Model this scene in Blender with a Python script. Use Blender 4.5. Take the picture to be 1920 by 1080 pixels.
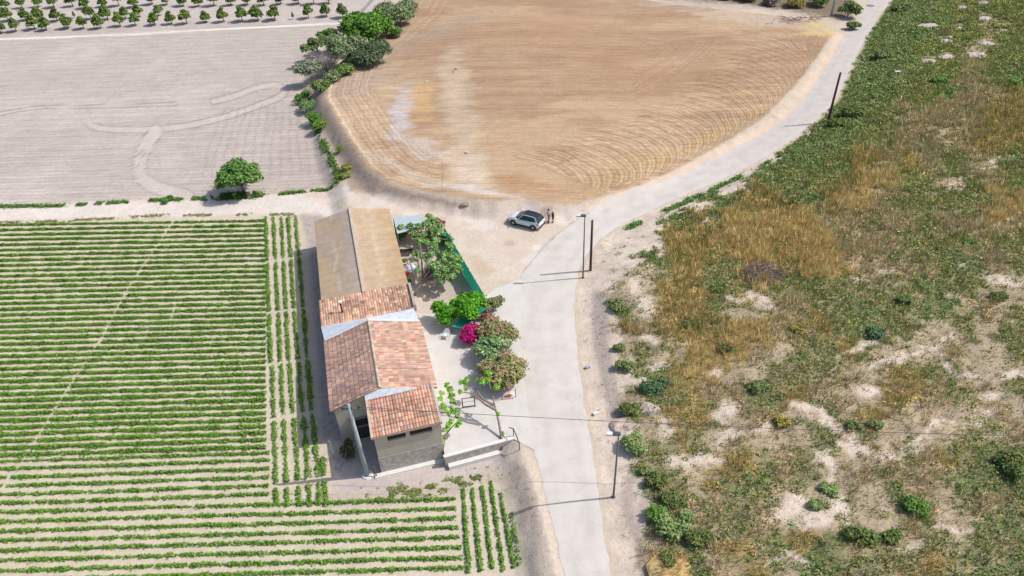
import bpy, math, random
import numpy as np
random.seed(4); RNG=np.random.default_rng(11)
sc=bpy.context.scene
for o in list(bpy.data.objects): bpy.data.objects.remove(o)
R_=math.radians
# ------------------------------------------------------------------ camera (drone, 45 m up, 24 mm lens)
CF=1310.; CH=45.
n_=np.array([1042.-960.,-(2190.-540.),-CF]); n_/=np.linalg.norm(n_)
up_=-n_; yc_=np.array([0,0,-1.]); yc_=yc_-up_*yc_.dot(up_); yc_/=np.linalg.norm(yc_); xc_=np.cross(yc_,up_)
CR=np.array([xc_,yc_,up_]); CC=np.array([0,0,CH])
cam=bpy.data.cameras.new('camera'); camo=bpy.data.objects.new('camera',cam); sc.collection.objects.link(camo)
from mathutils import Matrix, Vector
camo.matrix_world=Matrix([[CR[i][0],CR[i][1],CR[i][2],CC[i]] for i in range(3)]+[[0,0,0,1]])
cam.sensor_width=36.; cam.lens=36.*CF/1920.; cam.clip_end=4000; sc.camera=camo
# ------------------------------------------------------------------ sky, sun, exposure
SUN_EL=50.; SUN_AZ=4.          # sun stands over +x
w=bpy.data.worlds.new("World"); sc.world=w; w.use_nodes=True
nt=w.node_tree; bg=nt.nodes['Background']; sky=nt.nodes.new('ShaderNodeTexSky')
sky.sky_type='NISHITA'; sky.sun_disc=False; sky.sun_elevation=R_(SUN_EL); sky.sun_rotation=R_(90-SUN_AZ); sky.dust_density=2.5; sky.air_density=1.0
nt.links.new(sky.outputs[0],bg.inputs[0]); bg.inputs[1].default_value=0.145
sl=bpy.data.lights.new('sun','SUN'); sl.energy=3.7; sl.angle=R_(0.6); sl.color=(1.0,0.97,0.93)
so=bpy.data.objects.new('sun',sl); sc.collection.objects.link(so)
sd_=Vector((math.cos(R_(SUN_AZ))*math.cos(R_(SUN_EL)),math.sin(R_(SUN_AZ))*math.cos(R_(SUN_EL)),math.sin(R_(SUN_EL))))
so.rotation_euler=sd_.to_track_quat('Z','Y').to_euler(); so.location=sd_*200
sc.view_settings.view_transform='Standard'; sc.view_settings.look='None'; sc.view_settings.gamma=1; sc.view_settings.exposure=0.0
# ------------------------------------------------------------------ helpers
def P(x,y,z=0.):
    d=CR@np.array([x-960.,540.-y,-CF]); return CC+d*((z-CH)/d[2])
def Q(X,Y,Z):
    c=np.stack([X,Y,Z-CH],-1)@CR; dd=np.maximum(-c[...,2],5.)
    return 960+CF*c[...,0]/dd, 540-CF*c[...,1]/dd
def lin(c):
    c=np.asarray(c,float)/255.; return np.where(c<=.04045,c/12.92,((c+.055)/1.055)**2.4)
KA=0.80
def alb(c): return lin(c)*KA           # albedo of a sunlit surface seen with sRGB colour c
def sst(x,a,b):
    t=np.clip((x-a)/(b-a),0,1); return t*t*(3-2*t)
_L=RNG.random((256,256))
def vn(x,y):
    xi=np.floor(x).astype(int); yi=np.floor(y).astype(int); fx=x-xi; fy=y-yi; fx=fx*fx*(3-2*fx); fy=fy*fy*(3-2*fy)
    a=_L[xi&255,yi&255]; b=_L[(xi+1)&255,yi&255]; c=_L[xi&255,(yi+1)&255]; d=_L[(xi+1)&255,(yi+1)&255]
    return (a*(1-fx)+b*fx)*(1-fy)+(c*(1-fx)+d*fx)*fy
def fbm(x,y,o=4):
    s=0;a=.5
    for k in range(o): s=s+a*vn(x*2**k+17*k,y*2**k+5*k); a*=.5
    return s/(1-.5**o)
def sdp(X,Y,poly):      # signed distance to polygon, + inside
    d=np.full(X.shape,1e9); ins=np.zeros(X.shape,bool); n=len(poly)
    for i in range(n):
        x0,y0=poly[i][:2]; x1,y1=poly[(i+1)%n][:2]; ex,ey=x1-x0,y1-y0
        t=np.clip(((X-x0)*ex+(Y-y0)*ey)/(ex*ex+ey*ey+1e-12),0,1)
        d=np.minimum(d,(X-x0-t*ex)**2+(Y-y0-t*ey)**2)
        if y0!=y1:
            c=((y0>Y)!=(y1>Y))&(X<(x1-x0)*(Y-y0)/(y1-y0)+x0); ins^=c
    d=np.sqrt(d); return np.where(ins,d,-d)
def dpl(X,Y,pl):        # distance to open polyline
    d=np.full(X.shape,1e9)
    for i in range(len(pl)-1):
        x0,y0=pl[i][:2]; x1,y1=pl[i+1][:2]; ex,ey=x1-x0,y1-y0
        t=np.clip(((X-x0)*ex+(Y-y0)*ey)/(ex*ex+ey*ey+1e-12),0,1)
        d=np.minimum(d,(X-x0-t*ex)**2+(Y-y0-t*ey)**2)
    return np.sqrt(d)
def smoothline(pts,k=6):
    pts=[np.array(p,float) for p in pts]; out=[]
    for i in range(len(pts)-1):
        p0=pts[max(i-1,0)];p1=pts[i];p2=pts[i+1];p3=pts[min(i+2,len(pts)-1)]
        for j in range(k):
            t=j/k; out.append(.5*((2*p1)+(-p0+p2)*t+(2*p0-5*p1+4*p2-p3)*t*t+(-p0+3*p1-3*p2+p3)*t**3))
    out.append(pts[-1]); return out
# ------------------------------------------------------------------ materials
MATS={}
def mat(name,rgb,rough=.85,col=False,nz=.15,ns=3.,metal=0.,transl=0.,bump=0.,spec=.3,upn=0.):
    if name in MATS: return MATS[name]
    m=bpy.data.materials.new(name); m.use_nodes=True; t=m.node_tree; N=t.nodes; Lk=t.links
    b=N['Principled BSDF']; b.inputs['Roughness'].default_value=rough; b.inputs['Metallic'].default_value=metal
    b.inputs['Specular IOR Level'].default_value=spec
    geo=N.new('ShaderNodeNewGeometry'); no=N.new('ShaderNodeTexNoise'); no.inputs['Scale'].default_value=ns; no.inputs['Detail'].default_value=4
    Lk.new(geo.outputs['Position'],no.inputs['Vector'])
    mr=N.new('ShaderNodeMapRange'); mr.inputs[1].default_value=.3; mr.inputs[2].default_value=.7; mr.inputs[3].default_value=1-nz; mr.inputs[4].default_value=1+nz
    Lk.new(no.outputs[0],mr.inputs[0])
    mx=N.new('ShaderNodeVectorMath'); mx.operation='SCALE'; Lk.new(mr.outputs[0],mx.inputs['Scale'])
    if col:
        a=N.new('ShaderNodeAttribute'); a.attribute_name='Col'; m2=N.new('ShaderNodeVectorMath'); m2.operation='MULTIPLY'
        Lk.new(a.outputs['Color'],m2.inputs[0]); m2.inputs[1].default_value=rgb; Lk.new(m2.outputs[0],mx.inputs[0])
    else: mx.inputs[0].default_value=rgb
    Lk.new(mx.outputs[0],b.inputs['Base Color'])
    if bump:
        bp=N.new('ShaderNodeBump'); bp.inputs['Strength'].default_value=bump; bp.inputs['Distance'].default_value=.05
        Lk.new(no.outputs[0],bp.inputs['Height']); Lk.new(bp.outputs[0],b.inputs['Normal'])
    if upn:
        sc1=N.new('ShaderNodeVectorMath'); sc1.operation='SCALE'; sc1.inputs['Scale'].default_value=1-upn; Lk.new(geo.outputs['Normal'],sc1.inputs[0])
        ad=N.new('ShaderNodeVectorMath'); ad.operation='ADD'; ad.inputs[1].default_value=(0,0,upn); Lk.new(sc1.outputs[0],ad.inputs[0])
        nm=N.new('ShaderNodeVectorMath'); nm.operation='NORMALIZE'; Lk.new(ad.outputs[0],nm.inputs[0]); Lk.new(nm.outputs[0],b.inputs['Normal'])
    if transl:
        tr=N.new('ShaderNodeBsdfTranslucent'); ms=N.new('ShaderNodeMixShader'); ms.inputs[0].default_value=transl
        Lk.new(mx.outputs[0],tr.inputs[0]); Lk.new(b.outputs[0],ms.inputs[1]); Lk.new(tr.outputs[0],ms.inputs[2]); Lk.new(ms.outputs[0],N['Material Output'].inputs[0])
    MATS[name]=m; return m
W3=(1,1,1)
M_leaf=mat('leaf',W3,.75,col=True,nz=.12,ns=1.5,transl=.2,spec=.08,upn=.45)
M_grass=mat('grass_blade',W3,.9,col=True,nz=.16,ns=.5,transl=.25,spec=.05,upn=.72)
M_bark=mat('bark',alb((150,135,125)),.9,nz=.25,ns=6,bump=.4)
M_tile=mat('roof_tile',W3,.85,col=True,nz=.15,ns=9,bump=.3)
M_plaster=mat('plaster',alb((206,195,180)),.9,nz=.07,ns=1.2,bump=.15)
M_stone=mat('stone_wall',alb((196,188,178)),.95,nz=.25,ns=3.2,bump=.8)
M_white=mat('whitewash',alb((238,234,228)),.85,nz=.06,ns=2)
M_fibro=mat('fibre_cement',W3,.9,col=True,nz=.1,ns=1.3)
M_dark=mat('dark_interior',(.02,.018,.018),.9)
M_black=mat('black_paint',(.015,.016,.02),.5)
M_grey=mat('galvanised',alb((120,128,132)),.5,metal=.3,nz=.08)
M_wood=mat('creosoted_wood',alb((92,74,66)),.9,nz=.3,ns=5)
M_conc=mat('pale_concrete',alb((170,182,184)),.85,nz=.1,ns=3)
M_membrane=mat('silver_membrane',alb((226,232,240)),.5,nz=.16,ns=2.4,bump=.3,spec=.4)
# ------------------------------------------------------------------ mesh building
def link(o,parent=None):
    sc.collection.objects.link(o)
    if parent is not None: o.parent=parent
    return o
def tag(o,label=None,cat=None,group=None,kind=None):
    if label: o['label']=label
    if cat: o['category']=cat
    if group: o['group']=group
    if kind: o['kind']=kind
    return o
def empty(name,loc,label=None,cat=None,group=None,rz=0.):
    o=bpy.data.objects.new(name,None); o.empty_display_size=.3; o.location=loc; o.rotation_euler=(0,0,rz); link(o); tag(o,label,cat,group); return o
def raw(name,V,Fc,m,cols=None,parent=None,attrs=None,smooth=False):
    """V (n,3) array, Fc (k,3|4) int array or list of tuples"""
    me=bpy.data.meshes.new(name)
    if isinstance(Fc,np.ndarray):
        k,s=Fc.shape; me.vertices.add(len(V)); me.vertices.foreach_set('co',np.ascontiguousarray(V,dtype=np.float32).ravel())
        me.loops.add(k*s); me.loops.foreach_set('vertex_index',Fc.astype(np.int32).ravel())
        me.polygons.add(k); me.polygons.foreach_set('loop_start',np.arange(0,k*s,s,dtype=np.int32)); me.polygons.foreach_set('loop_total',np.full(k,s,dtype=np.int32))
        me.update(calc_edges=True)
    else:
        me.from_pydata([tuple(map(float,v)) for v in V],[],Fc); me.update()
    if cols is not None:
        a=me.attributes.new('Col','FLOAT_COLOR','POINT'); c=np.ones((len(V),4),np.float32); c[:,:3]=cols; a.data.foreach_set('color',c.ravel())
    for k_,v_ in (attrs or {}).items():
        a=me.attributes.new(k_,'FLOAT','POINT'); a.data.foreach_set('value',np.asarray(v_,np.float32))
    if smooth: me.polygons.foreach_set('use_smooth',np.ones(len(me.polygons),bool))
    for mm in (m if isinstance(m,(list,tuple)) else [m]): me.materials.append(mm)
    me.validate(); o=bpy.data.objects.new(name,me); link(o,parent); return o
class MB:
    def __init__(s): s.v=[];s.f=[];s.c=[];s.col=(1,1,1)
    def add(s,vs,fs,col=None):
        b=len(s.v); s.v+= [tuple(map(float,p)) for p in vs]; s.f+=[tuple(i+b for i in f) for f in fs]; s.c+=[tuple(col if col is not None else s.col)]*len(vs); return s
    def box(s,x0,x1,y0,y1,z0,z1,col=None):
        return s.add([(x0,y0,z0),(x1,y0,z0),(x1,y1,z0),(x0,y1,z0),(x0,y0,z1),(x1,y0,z1),(x1,y1,z1),(x0,y1,z1)],[(0,3,2,1),(4,5,6,7),(0,1,5,4),(1,2,6,5),(2,3,7,6),(3,0,4,7)],col)
    def prism(s,poly,z0,z1,col=None):
        n=len(poly); ar=sum(poly[i][0]*poly[(i+1)%n][1]-poly[(i+1)%n][0]*poly[i][1] for i in range(n))
        if ar<0: poly=poly[::-1]
        vs=[(p[0],p[1],z0) for p in poly]+[(p[0],p[1],z1) for p in poly]
        return s.add(vs,[tuple(range(n-1,-1,-1)),tuple(range(n,2*n))]+[(i,(i+1)%n,n+(i+1)%n,n+i) for i in range(n)],col)
    def tube(s,pts,rad,seg=8,cap=True,col=None):
        pts=[np.array(p,float) for p in pts]; n=len(pts)
        if not hasattr(rad,'__len__'): rad=[rad]*n
        vs=[];fs=[]
        for i,p in enumerate(pts):
            t=pts[min(i+1,n-1)]-pts[max(i-1,0)]; t/=np.linalg.norm(t)+1e-9
            a=np.cross(t,(0,0,1.) if abs(t[2])<.9 else (1.,0,0)); a/=np.linalg.norm(a); b=np.cross(t,a)
            for k in range(seg):
                th=2*math.pi*k/seg; vs.append(p+rad[i]*(a*math.cos(th)+b*math.sin(th)))
        for i in range(n-1):
            for k in range(seg): fs.append((i*seg+k,i*seg+(k+1)%seg,(i+1)*seg+(k+1)%seg,(i+1)*seg+k))
        if cap: fs+=[tuple(range(seg-1,-1,-1)),tuple(range((n-1)*seg,n*seg))]
        return s.add(vs,fs,col)
    def quad(s,a,b,c,d,col=None): return s.add([a,b,c,d],[(0,1,2,3)],col)
    def slab(s,a,b,c,d,t,col=None):   # thick sheet, corners in order, thickness downward
        dn=lambda p:(p[0],p[1],p[2]-t)
        return s.add([a,b,c,d,dn(a),dn(b),dn(c),dn(d)],[(0,1,2,3),(7,6,5,4),(0,4,5,1),(1,5,6,2),(2,6,7,3),(3,7,4,0)],col)
    def build(s,name,m,parent=None,loc=None,smooth=False):
        o=raw(name,s.v,s.f,m,cols=np.array(s.c) if len(s.c) else None,parent=parent,smooth=smooth)
        if loc is not None: o.location=loc
        return o
def quads_cloud(C,N,size,rng,aspect=1.6,sv=.35):
    """leaf quads centred on C with normals N -> verts, faces"""
    n=len(C); N=N/np.linalg.norm(N,axis=1,keepdims=True); r=rng.normal(size=(n,3)); A=np.cross(N,r); A/=np.linalg.norm(A,axis=1,keepdims=True)+1e-9; B=np.cross(N,A)
    s=(size*(1+sv*(rng.random(n)*2-1)))[:,None]*.5
    V=np.stack([C-A*s*aspect,C-B*s,C+A*s*aspect,C+B*s],1).reshape(-1,3)
    return V,np.arange(4*n).reshape(-1,4)
LEAFK=1.34
def pal(cols,n,rng,br=.25):
    c=np.minimum(alb(np.array(cols))*LEAFK+np.array([.012,.008,.006]),.9)[rng.integers(0,len(cols),n)]; return c*(1+br*(rng.random((n,1))*2-1))
# ------------------------------------------------------------------ terrain height
LOW=-1.1
def wp(pts,z): return [tuple(P(x,y,z)[:2]) for x,y in pts]
POL_LOW=wp([(-300,1400),(1040,1400),(1028,1080),(1010,980),(992,890),(975,845),(940,800),(840,805),(790,700),(770,560),(735,480),(690,420),(655,395),(652,372),(625,300),(612,250),(598,190),(592,150),(620,105),(660,60),(712,0),(760,-60),(800,-130),(-500,-130)],LOW)
PX_BROWN=[(614,165),(608,190),(628,225),(655,272),(690,322),(720,345),(770,362),(860,378),(930,386),(985,378),(1040,388),(1090,384),(1140,368),(1200,348),(1280,308),(1360,262),(1430,218),(1490,158),(1535,100),(1560,60),(1500,32),(1400,18),(1250,2),(1150,-15),(1000,-25),(800,-18),(765,30),(705,78),(655,112),(628,138)]
POL_BROWN=wp(PX_BROWN,.7)
PX_RL=[(1640,-20),(1630,0),(1602,44),(1582,68),(1562,107),(1542,135),(1518,171),(1486,211),(1439,247),(1359,287),(1260,338),(1160,374),(1105,400),(1060,430),(1020,465),(990,500),(978,525),(973,560),(972,600),(974,640),(979,690),(985,740),(994,790),(1003,850),(1017,905),(1032,960),(1046,1020),(1058,1080),(1085,1200)]
PX_RR=[(1682,-20),(1671,0),(1646,32),(1630,60),(1606,103),(1582,155),(1558,199),(1518,235),(1462,279),(1399,314),(1335,346),(1260,376),(1200,406),(1160,424),(1130,445),(1105,470),(1088,500),(1079,530),(1076,560),(1077,600),(1080,640),(1085,690),(1093,740),(1101,790),(1110,850),(1121,920),(1131,990),(1141,1050),(1147,1080),(1170,1200)]
RL=[p for p in smoothline(wp(PX_RL,0),4)]; RR=[p for p in smoothline(wp(PX_RR,0),4)]
def H0(X,Y):
    h=np.zeros(X.shape)
    a=sst(sdp(X,Y,POL_LOW),-.2,2.6); h=h*(1-a)+LOW*a
    b=sdp(X,Y,POL_BROWN)
    lv=1.15*sst(-X,-32,6)+.25; wgt=sst(b,-2.4,.3); h=h*(1-wgt)+lv*wgt
    h=h+.28*(fbm(X/1.1+5,Y/1.1,3)-.5)*sst(-np.abs(b+1.2),-1.6,-.2)+.3*(fbm(X/1.0+15,Y/1.3,3)-.5)*sst(-np.abs(sdp(X,Y,POL_LOW)-1.2),-1.4,-.2)*(X>-2)*(Y<36)
    # scrub side
    right=X-np.interp(Y,[p[1] for p in RR[::-1]],[p[0] for p in RR[::-1]])
    s=sst(right,.3,7.)
    bump=.35+.9*fbm(X/11+3,Y/11,3)+.45*(fbm(X/2.6,Y/2.6,3)-.5)+.012*np.clip(right,0,200)
    h=h+s*bump
    h=h+.05*(vn(X/1.3,Y/1.3)-.5)*(1-sst(-np.abs(right+2),-3.2,-2.2))
    return h
def axis(parts):
    out=[]
    for a,b,st in parts: out+=list(np.arange(a,b,st))
    out.append(parts[-1][1]); return np.array(out)
gx=axis([(-900,-200,100),(-200,-130,10),(-130,-60,.6),(-60,-50,.4),(-50,44,.27),(44,60,.45),(60,115,.6),(115,200,10),(200,900,100)])
gy=axis([(-300,0,50),(0,20,4),(20,75,.26),(75,112,.38),(112,190,.6),(190,300,10),(300,1500,150)])
GX,GY=np.meshgrid(gx,gy,indexing='ij'); GH=H0(GX,GY)
def HT(x,y):
    x=np.atleast_1d(np.asarray(x,float)); y=np.atleast_1d(np.asarray(y,float))
    i=np.clip(np.searchsorted(gx,x)-1,0,len(gx)-2); j=np.clip(np.searchsorted(gy,y)-1,0,len(gy)-2)
    fx=np.clip((x-gx[i])/(gx[i+1]-gx[i]),0,1); fy=np.clip((y-gy[j])/(gy[j+1]-gy[j]),0,1)
    return (GH[i,j]*(1-fx)+GH[i+1,j]*fx)*(1-fy)+(GH[i,j+1]*(1-fx)+GH[i+1,j+1]*fx)*fy
def G(px,py):          # pixel -> point on the terrain
    z=0.
    for _ in range(8):
        p=P(px,py,z); z=.5*z+.5*float(HT(p[0],p[1])[0])
    p=P(px,py,z); p[2]=z; return p
def hgt(base,top_px):  # height of a vertical thing from its base point and the row of its top
    lo,hi=.1,20.
    for _ in range(40):
        m=(lo+hi)/2; q=Q(np.array(base[0]),np.array(base[1]),np.array(base[2]+m))
        if q[1]>top_px: lo=m
        else: hi=m
    return lo
# ------------------------------------------------------------------ scrub map (40 px cells, x from 1080, y from 0)
SCRUB="""
..............GGGgggg
.............GGGGggwg
.............GGGggwgg
............gGGGggbgG
............GGGggGbby
...........GGGgbbbbyy
..........GGGggbbwbyy
.........GGGgybybgbwg
.......tGgggyYYggwgbg
.....tGyyyGyYYbggggYY
...tGyyYYYYbbbgbgbbbb
..ttyyyYYyYYbbbggggbg
..tGyYggYyyYYbwbbgGbgg
.tWWyyggYgggggggGGgww
.tGWyygwwbbggGggGGwbw
ttybyyyYYbbygGggwwgwg
ttWgwYyYbwggygwwwbwwg
tttGyYYwwgggbwbyggwwW
ttwGgybbGGybwwyybgbwg
ttGwyyGWbbWGbybwbwWbw
ttGWygWbwWWgbgwwwwggb
tttggWWygbggWwbgbygGG
tttGgwyGgbgWwbgbbgGGG
tttgbgbggWWWgwwGbwgbg
tttGgbggbWWWgwwbgwwGg
tttwgGbygGyGGbgwggGgG
tttbYGbgygwGGgggyggGG
""".split()
CLS='GgYybwWt'
CM=np.full((27,21),CLS.index('g'))
for r,row in enumerate(x.replace('W','w') for x in SCRUB):
    last='g'
    for c in range(21):
        ch=row[c] if c<len(row) else 'g'
        CM[r,c]=CLS.index(ch) if ch in CLS else CLS.index('t')
def scls(px,py,X,Y):
    """scrub class at a point, with ragged borders"""
    ax=px+76*(fbm(X/3+9,Y/3,4)-.5)+40*(vn(X*1.7,Y*1.7)-.5); ay=py+56*(fbm(X/3+40,Y/3+7,4)-.5)+28*(vn(X*1.7+30,Y*1.7)-.5)
    return CM[np.clip((ay/40).astype(int),0,26),np.clip(((ax-1080)/40).astype(int),0,20)]
SOIL={'G':(140,140,98),'g':(166,154,122),'Y':(198,168,116),'y':(178,158,112),'b':(188,168,138),'w':(190,172,144),'W':(230,214,198),'t':(224,206,188)}
CHALK=[('l',[(1496,765),(1540,785),(1600,832)],10),('l',[(1560,828),(1640,866),(1690,848)],12),('l',[(1545,850),(1552,890),(1572,940),(1590,985)],11),('e',1480,950,50,28),('e',1535,975,46,26),('e',1295,862,48,16),('e',1370,772,22,22),('e',1385,812,34,14),('e',1425,798,22,8),('e',1340,690,20,13),('e',1170,525,42,34),('e',1205,575,20,26),('e',1212,640,20,9),('e',1240,795,22,28),('e',1232,690,36,6),
 ('l',[(1700,828),(1760,802),(1870,768)],5),('l',[(1640,688),(1740,640),(1800,702),(1930,712)],7),('e',1740,722,14,9),('e',1885,745,34,12),('l',[(1578,668),(1650,640)],6),('e',1395,560,30,8),('e',1440,565,26,7),('e',1780,640,46,10),('l',[(1440,1060),(1480,1040),(1520,1060)],8),('e',1650,950,24,8),('l',[(1690,1030),(1745,1015)],4),('e',1800,995,34,7),('e',1870,815,30,8),('e',1600,520,14,7),('l',[(1840,510),(1920,535)],5),('l',[(1790,500),(1840,480)],4),('l',[(1740,365),(1800,345)],4),('l',[(1590,352),(1650,356)],3),('e',1220,430,20,8),('e',1150,470,22,12),('l',[(1800,320),(1900,300)],3),('l',[(1700,860),(1720,830)],4),('e',1500,935,18,20),('e',1640,730,20,12),('e',1555,700,18,8)]
def chalk(px,py,X,Y):
    jx=px+64*(fbm(X/2.2+3,Y/2.2,5)-.5); jy=py+48*(fbm(X/2.2+31,Y/2.2,5)-.5); m=np.full(px.shape,-1.)
    for c in CHALK:
        if c[0]=='e': q=1-np.sqrt(((jx-c[1])/c[3])**2+((jy-c[2])/c[4])**2)
        else: q=1-dpl(jx,jy,c[1])/c[2]
        m=np.maximum(m,q)
    return m+1.5*(fbm(X/1.6+60,Y/1.6,4)-.52)+.5*(vn(X*2.3,Y*2.3)-.5)
# ------------------------------------------------------------------ ground sheet
PX,PY=Q(GX,GY,GH)
def mixc(C,col,a): return C*(1-a[...,None])+alb(col)*a[...,None]
nzA=fbm(GX/3,GY/3,4); nzB=fbm(GX/.9+50,GY/.9,3); nzC=fbm(GX/14+8,GY/14+3,3)
jx=PX+7*(nzB-.5); jy=PY+6*(vn(GX*1.3+4,GY*1.3)-.5)
C=np.zeros(GX.shape+(3,)); C[:]=alb((214,196,176)); PH=GY*1.0; AM=np.zeros(GX.shape); SP=np.full(GX.shape,.25)
def reg(poly,col,soft=3.,amp=None,sp=None,edge=0):
    global C,AM,SP
    a=sst(sdp(jx,jy,poly)+edge,-soft,soft); C=mixc(C,col,a)
    if amp is not None: AM=AM*(1-a)+amp*a
    if sp is not None: SP=SP*(1-a)+sp*a
    return a
# orchard soil & grey field
reg([(-500,-200),(760,-200),(735,20),(655,60),(-500,92)],(205,192,184),amp=.12,sp=.1)
g_=reg([(-800,76),(640,40),(580,95),(556,140),(560,200),(590,250),(622,325),(634,345),(560,358),(330,372),(-800,420)],(197,184,174),amp=.28,sp=.08)
C=mixc(C,(210,198,190),g_*.5*sst(nzC,.45,.65)); C=mixc(C,(188,172,162),g_*.5*sst(PX,430,600)*sst(PY,170,260))
mbw=dpl(PX,PY,[(-60,76),(250,64),(640,43)]); C=mixc(C,(240,232,222),sst(-mbw,-2.2,-.8)*g_.clip(0,1)*0+sst(-mbw,-2.4,-.9))
for pl,wd in (([(160,215),(172,235),(215,243),(320,240),(400,225),(470,203),(530,178),(520,160),(480,165),(440,180),(400,190)],6),([(292,246),(268,285),(262,325),(290,350),(350,368)],13),([(-50,225),(60,203),(180,200),(330,195)],3),([(268,285),(252,310)],4)):
    pl=smoothline(pl,5); d=dpl(PX,PY,pl); a=sst(-d,-wd,-wd+3)*g_; C=mixc(C,(212,200,191),a*.75); AM=AM*(1-a*.8)
    C=mixc(C,(158,144,138),sst(-np.abs(d-wd),-1.8,0)*g_*.75)
# turning marks in the grey field (fan of wavy lines)
for k in range(16):
    x0=400+k*14; pl=smoothline([(x0+20,190+abs(k-8)*2),(x0+6+k*1.2,240),(x0-14+k*3.4,290),(x0-20+k*4.2,330)],5)
    d=dpl(PX+1.5*(nzA-.5)*8,PY,pl); C=mixc(C,(164,150,143),sst(-d,-2.4,-.2)*g_*.5)
# farm lane
ln_=reg([(-800,400),(330,376),(560,362),(640,352),(760,370),(760,420),(590,412),(500,403),(-800,430)],(232,219,208),amp=.0,sp=.12,soft=4)
# crop soil
CROP=[(-900,424),(0,417),(300,408),(500,403),(575,403),(580,470),(598,700),(608,880),(625,925),(700,950),(850,935),(860,912),(945,898),(975,960),(990,1080),(1000,1300),(-900,1300)]
cr_=reg(CROP,(216,202,178),amp=.0,sp=.25,soft=3); C=mixc(C,(218,203,184),cr_*sst(nzC,.4,.7)*.6)
# strip beside the barn, forecourt and south lane
reg([(562,402),(600,402),(640,420),(640,900),(610,905),(598,700),(580,470)],(192,178,170),amp=0,sp=.7,soft=5)
reg([(606,830),(700,820),(830,840),(960,830),(985,860),(950,880),(880,893),(740,925),(640,926),(612,900)],(204,190,182),amp=0,sp=.15,soft=3)
reg([(592,822),(622,822),(640,905),(600,900)],(222,204,182),sp=.3)
reg([(600,925),(740,922),(880,892),(960,870),(975,905),(900,905),(860,930),(700,952),(620,950)],(205,190,172),sp=.8,soft=5)
# banks
reg([(975,868),(1000,868),(1015,905),(1035,1000),(1050,1090),(1000,1090),(985,1000),(965,905),(955,880)],(204,188,172),sp=.8,soft=6)
reg([(955,838),(985,842),(1010,880),(1030,960),(1056,1080),(1046,1090),(1020,990),(1000,905),(985,870),(950,860)],(228,210,190),sp=.1,soft=3)
# parking / apron earth
pk=reg([(560,365),(650,350),(740,358),(860,380),(1000,385),(1080,385),(1130,405),(1060,440),(990,500),(975,530),(900,520),(830,430),(740,410),(640,395)],(222,204,187),amp=0,sp=.15,soft=5)
C=mixc(C,(206,180,158),pk*sst(fbm(GX/4+3,GY/2.4,3),.5,.7)*.8); C=mixc(C,(232,220,208),pk*sst(fbm(GX/3+30,GY/3,3),.55,.7)*.8)
# garden soil / patio court
reg([(735,400),(835,420),(905,560),(880,590),(800,600),(775,590)],(214,198,184),amp=0,sp=.3,soft=2)
# brown field with its bank
bank=reg([(606,150),(620,180),(640,230),(668,275),(700,325),(740,350),(860,380),(860,388),(740,366),(690,362),(655,358),(632,300),(612,250),(590,190),(585,150)],(184,164,148),amp=.1,sp=.8,soft=5)
reg([(578,195),(600,240),(630,300),(640,345),(628,345),(615,300),(595,255),(572,215)],(224,206,186),sp=.3,soft=3)
bsd=sdp(GX,GY,POL_BROWN)+.5*(nzB-.5)
br_=sst(bsd,-.3,.5); C=mixc(C,(187,158,129),br_); SP=SP*(1-br_)+.22*br_
t1=fbm(GX/16+3,GY/2.2+9,4); t2=fbm(GX/30+1,GY/9,4)
C=mixc(C,(174,143,113),br_*sst(t1,.42,.62)*.75); C=mixc(C,(206,176,142),br_*sst(t2,.5,.68)*.6); C=mixc(C,(176,140,112),br_*sst(fbm(GX/7+31,GY/3+9,4),.58,.7)*.5)
def blob(cx,cy,rx,ry,col,a,mask,ang=0.):
    global C
    ca,sa=math.cos(R_(ang)),math.sin(R_(ang)); dx=PX-cx; dy=PY-cy; u=(dx*ca+dy*sa)/rx; v=(-dx*sa+dy*ca)/ry
    q=1-np.sqrt(u*u+v*v)+1.5*(fbm(GX/6+cx,GY/1.8+cy,4)-.5)+.5*(fbm(GX/2+cx,GY/.6+cy,2)-.5); C=mixc(C,col,sst(q,-.1,.7)*a*mask)
edge_l=sst(-PX,-760,-690)
blob(690,190,80,130,(206,178,148),.8,br_,-10); blob(700,90,110,60,(190,166,146),.7,br_,-30); blob(660,165,90,40,(186,164,146),.6,br_,-25)
blob(752,215,26,70,(206,194,192),.9,br_,12); blob(790,270,60,30,(214,200,188),.7,br_,30); blob(870,250,42,110,(216,200,178),.5,br_,-8); blob(850,150,30,70,(216,198,172),.5,br_,0); blob(880,320,60,30,(224,204,180),.8,br_,20)
blob(790,190,34,36,(214,176,126),.7,br_); blob(820,60,130,22,(178,156,138),.55,br_,-22); blob(760,320,90,16,(214,196,176),.7,br_,25)
blob(900,358,90,9,(222,212,202),.8,br_,8); blob(980,345,70,22,(180,138,96),.55,br_,10); blob(1110,230,60,26,(172,136,108),.5,br_,10); blob(1300,110,60,20,(182,152,126),.6,br_,10)
blob(1250,150,240,60,(180,144,110),.5,br_,5); blob(1050,60,200,40,(186,150,116),.5,br_); blob(1150,330,120,30,(196,164,120),.5,br_,-15); blob(1400,30,160,14,(214,192,166),.8,br_,5)
blob(690,60,14,30,(214,168,120),.6,br_,30); blob(1330,255,150,10,(198,166,116),.6,br_,-27)
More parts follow.
